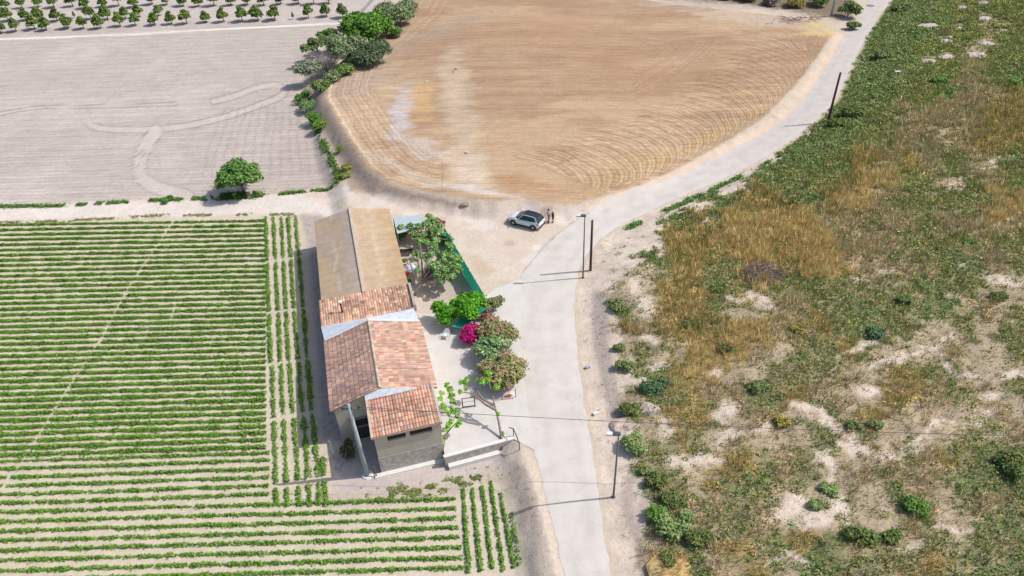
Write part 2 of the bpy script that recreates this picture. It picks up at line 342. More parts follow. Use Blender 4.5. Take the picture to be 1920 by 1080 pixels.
# furrows of the brown field: passes follow its edge, straight lines inside
bandw=7.5+11.5*sst(GX,-12,18)*sst(GX*0+bsd,-1,40)+ (9.5*sst(GX,2,30)); inb=bsd<bandw+3.*(fbm(GX/5,GY/5,2)-.5)
south=sst(PX,800,860)*sst(-PX,-1130,-1060)*sst(PY,240,300); inb&=~(south>.5)&(bsd>0)
north=(PY<70)&(PX<1420)&(PX>900); inb&=~north
phb=np.where(inb,bsd,GY*1.35+.10*GX+.8*(nzC-.5)*4)
rs_pl=wp([(1090,384),(1140,368),(1200,348),(1280,308),(1360,262),(1430,218),(1490,158),(1535,100)],.2); rd=dpl(GX,GY,rs_pl)
A0,A1=np.array(rs_pl[2]),np.array(rs_pl[-1]); dd_=(A1-A0)/np.linalg.norm(A1-A0); aa=(GX-A0[0])*dd_[0]+(GY-A0[1])*dd_[1]; RA=9.5
arc=(rd<RA*1.75)&(bsd>.2)&(aa>-5)&(aa<np.linalg.norm(A1-A0)+3); pharc=aa+4.*(nzC-.5)+1.2*(nzA-.5)-np.sqrt(np.clip(RA*RA-(RA-rd)**2,0,None))*1.0
inb=(inb&(GX<-2))|arc; phb=np.where(arc,pharc*1.15,np.where(inb,bsd*1.25,phb))
PH=np.where(br_>.5,phb,GY*.98-.045*GX*-1); AM=AM*(1-br_)+br_*np.where(arc,.5*sst(-rd,-RA*1.75,-RA*1.2)+.12,np.where(inb,.42,.24))
rim=sst(-np.abs(bsd-.8),-.7,0)*sst(-PX,-770,-640); C=mixc(C,(228,206,176),rim*br_*.8)
# golden dry patch and grey soil at the top right of the field
blob(1530,55,70,16,(218,190,138),.9,1-0*br_,8); blob(1440,40,120,12,(200,182,164),.8,1-0*br_,8); blob(1330,8,150,10,(196,182,168),.7,1-0*br_,2)
# dark scrubby strip along the top edge
reg([(1180,-60),(1600,-60),(1600,30),(1570,36),(1480,20),(1400,8),(1240,-2)],(140,126,106),sp=.6,soft=6)
# shoulder of the road
dl=dpl(jx,jy,PX_RL); rt=GX-np.interp(GY,[p[1] for p in RR[::-1]],[p[0] for p in RR[::-1]])
C=mixc(C,(226,203,180),sst(-dl,-19,-9)*(PY<395)*(PY>60)); C=mixc(C,(186,172,160),sst(-np.abs(dl-1),-4,-1)*(PY>395)*(PY<526)*.7); SP=np.where((dl<16)&(PY<395),.08,SP); AM=np.where((dl<12)&(PY<395),0,AM)
# scrub side
scr=sst(rt+.5*(nzB-.5),.2,.7)*(PX>1060); cl=scls(PX,PY,GX,GY); cl=np.where((rt<3.3+2.*(fbm(GX/2,GY/2,2)-.5)*2)&(PY>290)&(cl<2),7,cl)
tab=np.array([alb(SOIL[k]) for k in CLS]); Cs=tab[cl]*(1+.35*(nzB-.5)[...,None])
C=C*(1-scr[...,None])+Cs*scr[...,None]; SP=SP*(1-scr)+scr*np.array([.5,.6,.4,.4,.7,.9,.9,.45])[cl]; AM=AM*(1-scr)
CK=chalk(PX,PY,GX,GY); ck_=sst(CK,-.3,.8)*scr; C=mixc(C,(230,212,194),ck_); SP=SP*(1-ck_)+.95*ck_
vb=dpl(jx,jy,[(1125,560),(1125,640),(1148,740),(1165,800)]); C=mixc(C,(178,164,156),sst(-vb,-20,-8)*scr*.8); SP=np.maximum(SP,sst(-vb,-22,-8)*scr)
C=mixc(C,(176,160,150),sst(-dpl(jx,jy,[(1180,900),(1175,950),(1195,1010),(1215,1080)]),-16,-4)*scr*.6)
C=mixc(C,(226,206,184),sst(-np.abs(dpl(jx,jy,PX_RR)-12),-9,-2)*scr*(PY>560)*.7)
C*=(1+.14*(nzA-.5)+.12*(nzB-.5))[...,None]
def ground_mat():
    m=bpy.data.materials.new('ground'); m.use_nodes=True; t=m.node_tree; N=t.nodes; Lk=t.links; b=N['Principled BSDF']; b.inputs['Roughness'].default_value=.95; b.inputs['Specular IOR Level'].default_value=.1
    def at(n):
        a=N.new('ShaderNodeAttribute'); a.attribute_name=n; return a
    def ma(op,a,b_=None,c=None):
        x=N.new('ShaderNodeMath'); x.operation=op
        for i,v in enumerate((a,b_,c)):
            if v is None: continue
            if isinstance(v,(int,float)): x.inputs[i].default_value=v
            else: Lk.new(v,x.inputs[i])
        return x.outputs[0]
    geo=N.new('ShaderNodeNewGeometry')
    def noise(s,d=3,sc_=None):
        n=N.new('ShaderNodeTexNoise'); n.inputs['Scale'].default_value=s; n.inputs['Detail'].default_value=d
        if sc_:
            mp=N.new('ShaderNodeMapping'); mp.inputs['Scale'].default_value=sc_; Lk.new(geo.outputs['Position'],mp.inputs[0]); Lk.new(mp.outputs[0],n.inputs['Vector'])
        else: Lk.new(geo.outputs['Position'],n.inputs['Vector'])
        return n.outputs[0]
    n1=noise(.55,5); n2=noise(3.2,4); n3=noise(9,2); n4=noise(1.0,5,(.12,1.6,1))
    ph=at('ph').outputs['Fac']; am=at('am').outputs['Fac']; sp=at('sp').outputs['Fac']
    wv=ma('SINE',ma('ADD',ma('MULTIPLY',ph,6.9),ma('MULTIPLY',n1,2.5)))
    wv2=ma('SINE',ma('ADD',ma('MULTIPLY',ph,2.9),ma('MULTIPLY',n4,6.0)))
    wave=ma('ADD',ma('MULTIPLY',wv,.6),ma('MULTIPLY',wv2,.5))
    wamp=ma('MULTIPLY',am,ma('ADD',.1,ma('MULTIPLY',n4,.55)))
    f=ma('ADD',1.0,ma('MULTIPLY',ma('MULTIPLY',wave,wamp),.8))
    f=ma('MULTIPLY',f,ma('ADD',.80,ma('MULTIPLY',n2,.4)))
    f=ma('MULTIPLY',f,ma('ADD',1.0,ma('MULTIPLY',ma('ADD',ma('MULTIPLY',am,1.4),.12),ma('ADD',ma('SUBTRACT',noise(1.6,6,(.22,1.5,1)),.5),ma('SUBTRACT',noise(4.5,4,(.35,1.6,1)),.5)))))
    # dark pebbles and clods
    pb=N.new('ShaderNodeMapRange'); pb.inputs[1].default_value=.60; pb.inputs[2].default_value=.70; pb.clamp=True; Lk.new(n3,pb.inputs[0])
    f=ma('MULTIPLY',f,ma('SUBTRACT',1.0,ma('MULTIPLY',ma('MULTIPLY',pb.outputs[0],sp),.55)))
    pb2=N.new('ShaderNodeMapRange'); pb2.inputs[1].default_value=.58; pb2.inputs[2].default_value=.66; Lk.new(noise(2.1,3),pb2.inputs[0])
    f=ma('MULTIPLY',f,ma('SUBTRACT',1.0,ma('MULTIPLY',ma('MULTIPLY',pb2.outputs[0],sp),.3)))
    v=N.new('ShaderNodeVectorMath'); v.operation='SCALE'; Lk.new(at('Col').outputs['Color'],v.inputs[0]); Lk.new(f,v.inputs['Scale']); Lk.new(v.outputs[0],b.inputs['Base Color'])
    bp=N.new('ShaderNodeBump'); bp.inputs['Strength'].default_value=.55; bp.inputs['Distance'].default_value=.12
    hh=ma('ADD',ma('MULTIPLY',ma('MULTIPLY',wave,am),.45),ma('ADD',ma('MULTIPLY',n2,.5),ma('MULTIPLY',ma('MULTIPLY',n3,sp),.8)))
    Lk.new(hh,bp.inputs['Height']); Lk.new(bp.outputs[0],b.inputs['Normal'])
    return m
nx,ny=GX.shape; idx=np.arange(nx*ny).reshape(nx,ny)
Fq=np.stack([idx[:-1,:-1],idx[1:,:-1],idx[1:,1:],idx[:-1,1:]],-1).reshape(-1,4)
Vg=np.stack([GX,GY,GH],-1).reshape(-1,3)
ground=raw('ground',Vg,Fq,ground_mat(),cols=C.reshape(-1,3),attrs={'ph':PH.ravel(),'am':AM.ravel(),'sp':SP.ravel()},smooth=True); tag(ground,kind='structure')
# ------------------------------------------------------------------ road (own sheet, with slight crown) and concrete court
nr=min(len(RL),len(RR)); V=[];cc=[]
def resample(pts,n):
    pts=np.array([p[:2] for p in pts]); d=np.r_[0,np.cumsum(np.linalg.norm(np.diff(pts,axis=0),axis=1))]; t=np.linspace(0,d[-1],n); return np.stack([np.interp(t,d,pts[:,0]),np.interp(t,d,pts[:,1])],1)
def pair(L,R,nA,nB):
    L=resample(L,nA); out=[]
    Rr=resample(R,1500)
    ks=[]
    last=0
    for p in L:
        k=last+int(np.argmin(((Rr[last:last+220]-p)**2).sum(1))); last=max(last,k); out.append(Rr[last])
    return L,np.array(out)
LL,RRr=pair(RL,RR,240,0)
k_=np.ones(9)/9; pad=np.pad(RRr,((4,4),(0,0)),'edge'); RRr=np.stack([np.convolve(pad[:,i],k_,'valid') for i in range(2)],1)
nc=9
for i in range(240):
    for j in range(nc):
        t=j/(nc-1); q=LL[i]*(1-t)+RRr[i]*t; far=sst(np.array(q[1]),62,95)
        if j in(0,nc-1): q=q+(q-(LL[i]+RRr[i])/2)*.055*(vn(np.array(i*.9),np.array(j*3.))-.5)*2
        V.append((q[0],q[1],.012+.03*(1-(2*t-1)**2)+max(0.,float(HT(q[0],q[1])[0])) )); base=np.array(alb((225,217,208)))*(1-far)+alb((214,205,197))*far
        tr=1-.07*math.exp(-((t-.30)/.07)**2)-.07*math.exp(-((t-.70)/.07)**2)+.03*(vn(np.array(i*.3),np.array(j*1.))-.5); cc.append(base*tr)
idr=np.arange(240*nc).reshape(240,nc); Fr=np.stack([idr[:-1,:-1],idr[:-1,1:],idr[1:,1:],idr[1:,:-1]],-1).reshape(-1,4)[:,::-1]
def conc_mat(name,base,stain,sc1,am):
    m=bpy.data.materials.new(name); m.use_nodes=True; t=m.node_tree; N=t.nodes; Lk=t.links; b=N['Principled BSDF']; b.inputs['Roughness'].default_value=.85; b.inputs['Specular IOR Level'].default_value=.2
    a=N.new('ShaderNodeAttribute'); a.attribute_name='Col'; geo=N.new('ShaderNodeNewGeometry')
    n=N.new('ShaderNodeTexNoise'); n.inputs['Scale'].default_value=sc1; n.inputs['Detail'].default_value=7; n.inputs['Roughness'].default_value=.65; Lk.new(geo.outputs['Position'],n.inputs['Vector'])
    cr=N.new('ShaderNodeMapRange'); cr.inputs[1].default_value=.42; cr.inputs[2].default_value=.72; Lk.new(n.outputs[0],cr.inputs[0])
    mx=N.new('ShaderNodeMixRGB'); mx.blend_type='MULTIPLY'; mx.inputs[2].default_value=(*stain,1); ml=N.new('ShaderNodeMath'); ml.operation='MULTIPLY'; ml.inputs[1].default_value=am
    Lk.new(cr.outputs[0],ml.inputs[0]); Lk.new(ml.outputs[0],mx.inputs[0]); Lk.new(a.outputs['Color'],mx.inputs[1])
    # fine cracks
    vo=N.new('ShaderNodeTexVoronoi'); vo.feature='DISTANCE_TO_EDGE'; vo.inputs['Scale'].default_value=.16; 
    nn=N.new('ShaderNodeTexNoise'); nn.inputs['Scale'].default_value=.7; nn.inputs['Detail'].default_value=4; Lk.new(geo.outputs['Position'],nn.inputs['Vector'])
    va=N.new('ShaderNodeVectorMath'); va.operation='ADD'; sc_=N.new('ShaderNodeVectorMath'); sc_.operation='SCALE'; sc_.inputs['Scale'].default_value=2.2
    Lk.new(nn.outputs['Color'],sc_.inputs[0]); Lk.new(sc_.outputs[0],va.inputs[0]); Lk.new(geo.outputs['Position'],va.inputs[1]); Lk.new(va.outputs[0],vo.inputs['Vector'])
    ck=N.new('ShaderNodeMapRange'); ck.inputs[1].default_value=0.; ck.inputs[2].default_value=.006; ck.inputs[3].default_value=.88; ck.inputs[4].default_value=1; Lk.new(vo.outputs['Distance'],ck.inputs[0])
    v=N.new('ShaderNodeVectorMath'); v.operation='SCALE'; Lk.new(mx.outputs[0],v.inputs[0]); Lk.new(ck.outputs[0],v.inputs['Scale']); Lk.new(v.outputs[0],b.inputs['Base Color'])
    bp=N.new('ShaderNodeBump'); bp.inputs['Strength'].default_value=.2; bp.inputs['Distance'].default_value=.02; n5=N.new('ShaderNodeTexNoise'); n5.inputs['Scale'].default_value=14; Lk.new(geo.outputs['Position'],n5.inputs['Vector']); Lk.new(n5.outputs[0],bp.inputs['Height']); Lk.new(bp.outputs[0],b.inputs['Normal'])
    return m
M_road=conc_mat('road_concrete',None,(.84,.81,.79),.5,.85)
road=raw('road',np.array(V),Fr,M_road,cols=np.array(cc),smooth=True); tag(road,kind='structure')
# concrete court round the house: thick slab whose south edge drops to the lane
M_patio=conc_mat('court_concrete',None,(.80,.83,.86),.7,.7)
court=wp([(784,590),(860,585),(905,560),(932,540),(978,524),(976,560),(975,640),(982,700),(990,770),(1003,845),(985,835),(960,822),(834,855),(826,800),(812,725)],0)
cm=MB(); cm.col=tuple(alb((226,219,211))); cm.prism(court,-1.3,.035)
co=cm.build('pavement',M_patio); tag(co,kind='structure')
# ================================================================== FARMHOUSE (local x = along the house to the south, y = across to the east)
UA=R_(-76.6); Ux=np.array([math.cos(UA),math.sin(UA)]); Vx=np.array([-Ux[1],Ux[0]])
def hw(u,v): return Ux*u+Vx*v
def hempty(name,u,v,z,label,cat): 
    p=hw(u,v); return empty(name,(p[0],p[1],z),label,cat,rz=UA)
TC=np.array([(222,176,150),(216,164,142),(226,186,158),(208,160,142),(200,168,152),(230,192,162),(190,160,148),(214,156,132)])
TD=np.array([(198,156,138),(192,148,134),(182,148,138),(204,166,142),(176,152,148),(188,142,126),(208,172,146)])  # darker, purpler tiles: shade of the slope away from the sun put into colour
TR=np.array([(216,156,126),(222,162,130),(206,150,128),(218,174,144),(200,156,138),(196,166,154),(226,180,146),(208,144,116)])
def tiles(corner,along,down,na,nd,palette,rng,stain=0.,rise=.07,lap=.035,seg=4,over=.0):
    """barrel tiles: corner (3), along (3) eave vector, down (3) slope vector"""
    corner,along,down=[np.array(a,float) for a in (corner,along,down)]; nrm=np.cross(along,down); nrm/=np.linalg.norm(nrm); 
    if nrm[2]<0: nrm=-nrm
    V=[];F=[];Cc=[]; pc=alb(palette*.78+np.array([208,184,168])*.22)
    for i in range(na):
        jit=rng.normal(0,.012,1)[0]
        for j in range(nd):
            c=pc[rng.integers(len(pc))]*(1+.22*(rng.random()*2-1)); 
            c=c*(.9+.2*vn(np.array(i*.22+5.5),np.array(j*.5+2.)));
            if stain and vn(np.array(i*.18+3),np.array(j*.35))>.55: c=c*(1-stain*rng.random())
            a0=i/na;a1=(i+1)/na; d0=j/nd; d1=(j+1)/nd+ (.0 if j<nd-1 else over)
            b=len(V)
            for d,lf in ((d0,.0),(d1,lap)):
                for k in range(seg+1):
                    t=k/seg; a=a0+(a1-a0)*t; hh=math.sin(math.pi*t)*rise*(.9+.2*rng.random()*0)
                    V.append(corner+along*(a+jit/np.linalg.norm(along))+down*d+nrm*(hh+lf)); Cc.append(c)
            for k in range(seg+1):
                t=k/seg; a=a0+(a1-a0)*t; V.append(corner+along*(a+jit/np.linalg.norm(along))+down*d1+nrm*(math.sin(math.pi*t)*rise-.02)); Cc.append(c*.75)
            s=seg+1
            for k in range(seg):
                F.append((b+k,b+k+1,b+s+k+1,b+s+k)); F.append((b+s+k,b+s+k+1,b+2*s+k+1,b+2*s+k))
    return V,F,Cc
farm=hempty('farmhouse',-45.,-1.5,LOW,'old farmhouse with red clay tiled gable roof and a tiled front annex facing the lane','house')
fu,fv,fz=-45.,-1.5,LOW
def L3(u,v,z): return (u-fu,v-fv,z-fz)
def hbox(m,u0,u1,v0,v1,z0,z1,col=None): m.box(u0-fu,u1-fu,v0-fv,v1-fv,z0-fz,z1-fz,col)
rg=np.random.default_rng(5)
zL,zR,zK=2.95,3.0,4.32; uN,uS=-49.4,-40.72; vL,vR,vK=-5.8,2.95,-1.66
# walls: pentagon prism
def gable_prism(m,u0,u1,v0,v1,vk,z0,ze0,ze1,zk):
    m.add([L3(u,v,z) for u in (u0,u1) for v,z in ((v0,z0),(v1,z0),(v1,ze1),(vk,zk),(v0,ze0))],[(4,3,2,1,0),(5,6,7,8,9),(0,1,6,5),(1,2,7,6),(2,3,8,7),(3,4,9,8),(4,0,5,9)])
m=MB(); gable_prism(m,-49.3,uS-.12,vL+.3,vR-.3,vK,LOW-.2,zL-.22,zR-.22,zK-.22); hbox(m,-55.5,-49.31,vL+.3,vR-.45,LOW-.2,2.5); m.build('wall',M_plaster,farm)
# main roof, two slopes
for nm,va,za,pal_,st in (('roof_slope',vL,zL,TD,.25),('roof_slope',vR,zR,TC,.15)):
    V,F,Cc=tiles(L3(uN,vK,zK),np.array(L3(uS,vK,zK))-np.array(L3(uN,vK,zK)),np.array(L3(uN,va,za))-np.array(L3(uN,vK,zK)),38,11,pal_,rg,stain=st)
    o=raw('roof_slope',V,F,M_tile,cols=np.array(Cc),parent=farm)
    mm=MB(); a,b,c,d=L3(uN,vK,zK-.03),L3(uS,vK,zK-.03),L3(uS,va,za-.03),L3(uN,va,za-.03)
    if va<vK: mm.slab(a,d,c,b,.12)
    else: mm.slab(a,b,c,d,.12)
    mm.build('roof_deck',mat('deck_mortar',alb((190,160,140)),.9),o)
# ridge cap
V,F,Cc=tiles(L3(uN,vK-.14,zK+.03),(0,.28,0),np.array(L3(uS,vK,zK))-np.array(L3(uN,vK,zK)),1,20,np.array([(206,190,170),(196,176,158)]),rg,rise=.13,lap=.02,seg=6)
raw('ridge_cap',V,F,M_tile,cols=np.array(Cc),parent=farm)
# roof over the joint between house and barn: flat tile strip then silver membrane rising to the gable
V,F,Cc=tiles(L3(-55.7,-5.98,2.78),(0,8.68,0),np.array(L3(-51.75,-5.98,2.68))-np.array(L3(-55.7,-5.98,2.78)),36,9,np.array([(226,172,138),(216,160,130),(232,186,148),(200,156,134),(236,196,160),(190,146,120)]),rg,stain=.35,rise=.045,lap=.02)
o=raw('flat_tile_roof',V,F,M_tile,cols=np.array(Cc),parent=farm)
m=MB(); m.slab(L3(-55.7,-5.98,2.74),L3(-51.72,-5.98,2.64),L3(-51.72,2.68,2.64),L3(-55.7,2.68,2.74),.14,); m.build('roof_deck',mat('deck_mortar',W3),o)
m=MB(); m.add([L3(-51.8,-6.0,2.70),L3(-51.8,-1.66,2.70),L3(-51.8,2.66,2.70),L3(-49.36,-5.75,zL+.02),L3(-49.36,vK,zK+.06),L3(-49.36,2.85,zR+.02)],[(0,3,4,1),(1,4,5,2)])
m.add([L3(-49.5,-5.75,zL+.09),L3(-49.5,vK,zK+.13),L3(-49.25,vK,zK+.13),L3(-49.25,-5.75,zL+.09),L3(-49.5,2.9,zR+.09),L3(-49.25,2.9,zR+.09)],[(0,1,2,3),(1,4,5,2)])
m.add([L3(-49.5,-5.75,zL-.3),L3(-49.5,vK,zK-.3),L3(-49.5,vK,zK+.13),L3(-49.5,-5.75,zL+.09),L3(-49.5,2.9,zR-.3),L3(-49.5,2.9,zR+.09)],[(0,3,2,1),(1,2,5,4)])
m.add([L3(-49.25,-5.75,zL-.1),L3(-49.25,vK,zK-.1),L3(-49.25,vK,zK+.13),L3(-49.25,-5.75,zL+.09),L3(-49.25,2.9,zR-.1),L3(-49.25,2.9,zR+.09)],[(0,1,2,3),(1,4,5,2)])
m.add([L3(-51.8,-6.0,2.7),L3(-49.4,-5.78,zL),L3(-49.4,-5.78,1.8),L3(-51.8,-6,1.8),L3(-51.8,2.66,2.7),L3(-49.4,2.85,zR),L3(-49.4,2.85,1.8),L3(-51.8,2.66,1.8)],[(0,3,2,1),(4,5,6,7)])
m.build('silver_flashing',M_membrane,farm)
# east parapet of the tile strip
m=MB(); hbox(m,-55.5,-51.9,2.7,2.95,2.2,3.0); m.build('parapet',mat('parapet_grey',alb((188,176,164))),farm)
# chimney pipe with elbow
m=MB(); m.tube([L3(-53.2,-3.9,2.7),L3(-53.2,-3.9,3.95)],.09,8); pp_=m.build('flue_pipe',mat('brown_pipe',alb((96,70,66))),farm)
m=MB(); m.tube([L3(-53.2,-3.9,3.95),L3(-53.2,-3.9,4.0),L3(-53.2,-3.9,4.12),L3(-53.2,-3.9,4.14)],[.09,.2,.2,.05],10); m.build('cowl',M_white,pp_)
# front annex
aT,aB=3.62,3.40; u0a,u1a=-40.72,-36.55; v0a,v1a=-2.76,2.5
uw=-36.72; m=MB()
ztop=lambda u: aT+(aB-aT)*(u-u0a)/(u1a-u0a)-.16
# side walls & front wall built around the two openings
def hp(m,u,vs,zs):   # front wall panel (thickness .22 inward)
    hbox(m,u-.22,u,vs[0],vs[1],zs[0],zs[1])
zt=ztop(uw); PZ=.75
for vs,zs in (((v0a+.04,-1.73),(PZ,zt)),((-1.73,1.77),(PZ,2.50)),((-.29,.03),(2.50,3.20)),((-1.73,1.77),(3.20,zt)),((1.77,v1a-.08),(PZ,zt))): hp(m,uw,vs,zs)
hbox(m,-40.8,uw-.22,v0a+.04,v0a+.26,PZ,zt); hbox(m,-40.8,uw-.22,v1a-.30,v1a-.08,PZ,zt)
m.build('annex_wall',M_plaster,farm)
m=MB(); hbox(m,-40.8,uw+.03,v0a+.01,v1a-.05,LOW-.3,PZ); m.build('stone_plinth',M_stone,farm)
m=MB(); hbox(m,-40.0,-37.6,v0a+.4,v1a-.4,PZ+.002,3.1); m.build('interior',mat('dim_interior',alb((92,78,74)),.9),farm)  # dim brown block stands in for the unlit inside of the annex
for vs in ((-1.73,-.29),(.03,1.77)):
    m=MB(); hbox(m,uw-.20,uw-.12,vs[0],vs[1],2.5,3.2); wo=m.build('window_opening',mat('opening_dark',alb((66,54,54)),.9),farm)  # dark sheet filling the opening, shade of the room put into its colour
    m=MB(); hbox(m,uw-.02,uw+.05,vs[0]-.03,vs[1]+.03,2.45,2.5); m.build('sill',M_plaster,wo)
V,F,Cc=tiles(L3(u0a,v0a,aT),(0,v1a-v0a,0),np.array(L3(u1a,v0a,aB))-np.array(L3(u0a,v0a,aT)),22,9,TR,rg,stain=.3,rise=.055,lap=.05,seg=4)
o=raw('annex_roof',V,F,M_tile,cols=np.array(Cc),parent=farm)
m=MB(); m.slab(L3(u0a,v0a,aT-.02),L3(u1a+.05,v0a,aB-.02),L3(u1a+.05,v1a,aB-.02),L3(u0a,v1a,aT-.02),.12); m.build('roof_deck',mat('deck_mortar',W3),o)
m=MB(); m.slab(L3(u0a,v0a-.14,aT+.1),L3(u1a+.02,v0a-.14,aB+.1),L3(u1a+.02,v0a+.06,aB+.1),L3(u0a,v0a+.06,aT+.1),.25); m.build('roof_verge',mat('verge_mortar',alb((208,192,172))),farm); m=MB()
m.slab(L3(u0a,v1a-.06,aT+.1),L3(u1a+.02,v1a-.06,aB+.1),L3(u1a+.02,v1a+.12,aB+.1),L3(u0a,v1a+.12,aT+.1),.3); m.build('roof_verge',mat('verge_mortar',alb((208,192,172))),farm)
# metallic flashing between gable and annex roof
m=MB(); m.add([L3(uS-.02,vK,zK-.05),L3(uS-.02,-2.9,zK-.45),L3(uS+.35,-2.9,aT+.06),L3(uS+.42,vK,aT+.1),L3(uS+.35,1.4,aT+.1),L3(uS-.02,1.4,3.5)],[(0,1,2,3),(0,3,4,5)]); m.build('flashing',M_membrane,farm)
# doorway with barred gate in the recess
m=MB(); hbox(m,uS-.14,uS-.06,-4.3,-3.0,LOW,1.3); d_=m.build('door',mat('door_dark',alb((84,74,80))),farm)
m=MB(); hbox(m,uS-.06,uS+.0,-4.4,-2.9,1.3,1.44); m.build('lintel',mat('lintel_grey',alb((150,158,168))),d_); m=MB(); hbox(m,uS-.06,uS,-4.4,-2.95,.35,.5); m.build('sill',mat('lintel_grey',W3),d_)
m=MB()
for k in range(7): hbox(m,uS-.03,uS+.02,-4.25+k*.2,-4.21+k*.2,.5,1.3)
m.build('window_bars',M_black,d_)
m=MB()
for a in ((-36.68,-3.2,-36.2,2.2),): hbox(m,uw+.03,uw+.42,v0a-.55,v1a-.1,LOW-.2,LOW+.1)
m.build('whitewashed_step',M_white,farm)
m=MB(); m.tube([L3(-36.5,-3.2,LOW),L3(-36.5,-3.2,LOW+1.25)],.05,6); m.build('gate_post',mat('gate_post',alb((110,100,100))),farm)
m=MB(); m.tube([L3(-39.3,-6.35,LOW),L3(-39.3,-6.35,LOW+2.2)],.045,6); m.tube([L3(-38.2,-6.1,LOW),L3(-38.2,-6.1,LOW+.35)],.18,10)
m.build('drain_pipe',M_conc,farm)
# ---------------------------------------------------------------- BARN
barn=hempty('barn',-63.,-1.5,LOW,'long barn with weathered beige fibre cement gable roof behind the farmhouse','barn')
fu,fv,fz=-63.,-1.5,LOW
bN,bS=-70.55,-55.6; bl,brr,bk=-5.78,2.72,-1.62
m=MB(); m.add([L3(u,v,z) for u,dz in ((bN+.25,0),(bS-.02,1)) for v,z in ((bl+.3,LOW-.2),(brr-.2,LOW-.2),(brr-.2,2.5),(bk,3.34-.75*dz),(bl+.3,2.5))],[(4,3,2,1,0),(5,6,7,8,9),(0,1,6,5),(1,2,7,6),(2,3,8,7),(3,4,9,8),(4,0,5,9)]); m.build('wall',M_plaster,barn)
def corr(vE,zE0,zE1,colf,nv=14):
    us=np.linspace(bN,bS,84*6+1); ts=np.linspace(0,1,nv); U_,T_=np.meshgrid(us,ts,indexing='ij'); s=(U_-bN)/(bS-bN)
    zk=3.5+(2.84-3.5)*s; ze=zE0+(zE1-zE0)*s; Z=zk*(1-T_)+ze*T_+.035*np.sin((U_-bN)/.178*2*math.pi)
    Z=Z-np.where(T_>.52,.03,0.)+np.where(T_<.5,0,0.)
    V_=bk+(vE-bk)*T_; pts=np.stack([U_-fu,V_-fv,Z-fz],-1).reshape(-1,3); a,b=U_.shape; ii=np.arange(a*b).reshape(a,b)
    F_=np.stack([ii[:-1,:-1],ii[1:,:-1],ii[1:,1:],ii[:-1,1:]],-1).reshape(-1,4)
    if vE<bk: F_=F_[:,::-1]
    return pts,F_,colf(U_,T_).reshape(-1,3)
def colL(U_,T_):  # base greyer and darker than colR: shade of the west slope put into colour
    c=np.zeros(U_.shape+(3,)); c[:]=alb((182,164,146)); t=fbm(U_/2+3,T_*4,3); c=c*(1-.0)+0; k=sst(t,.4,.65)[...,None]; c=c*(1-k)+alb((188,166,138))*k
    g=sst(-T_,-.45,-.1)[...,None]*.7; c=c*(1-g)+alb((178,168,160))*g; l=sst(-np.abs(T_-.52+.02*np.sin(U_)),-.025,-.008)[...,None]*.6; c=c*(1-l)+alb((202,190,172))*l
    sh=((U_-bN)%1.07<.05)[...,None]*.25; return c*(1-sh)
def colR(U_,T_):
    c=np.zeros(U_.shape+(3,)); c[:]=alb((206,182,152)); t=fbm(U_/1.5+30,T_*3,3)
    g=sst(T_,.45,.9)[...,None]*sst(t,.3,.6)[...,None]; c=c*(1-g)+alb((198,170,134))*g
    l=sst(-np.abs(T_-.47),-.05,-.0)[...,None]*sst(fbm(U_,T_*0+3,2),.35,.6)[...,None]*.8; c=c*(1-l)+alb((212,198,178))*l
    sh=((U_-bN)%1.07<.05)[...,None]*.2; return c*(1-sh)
for vE,ze0,ze1,cf in ((bl,2.68,2.66,colL),(brr,2.68,2.66,colR)):
    a,b,c=corr(vE,ze0,ze1,cf); raw('roof_slope',a,b,M_fibro,cols=c,parent=barn)
m=MB(); 
for v0_,v1_,z_ in ((-.17,.0,.02),(0.,.19,.03)):
    m.slab(L3(bN-.1,bk+v0_,3.5+.07),L3(bN-.1,bk+v1_,3.5+.09),L3(bS,bk+v1_,2.84+.09),L3(bS,bk+v0_,2.84+.07),.1)
m.build('ridge_cap',mat('ridge_pale',alb((214,198,180))),barn)
m=MB(); m.slab(L3(bN-.1,bk-.22,3.58),L3(bN-.1,bk-.17,3.6),L3(bS,bk-.17,2.94),L3(bS,bk-.22,2.92),.16); m.build('ridge_shadow',mat('ridge_shadow_dark',alb((112,100,96))),barn)  # dark strip modelled as the shadow left of the ridge cap
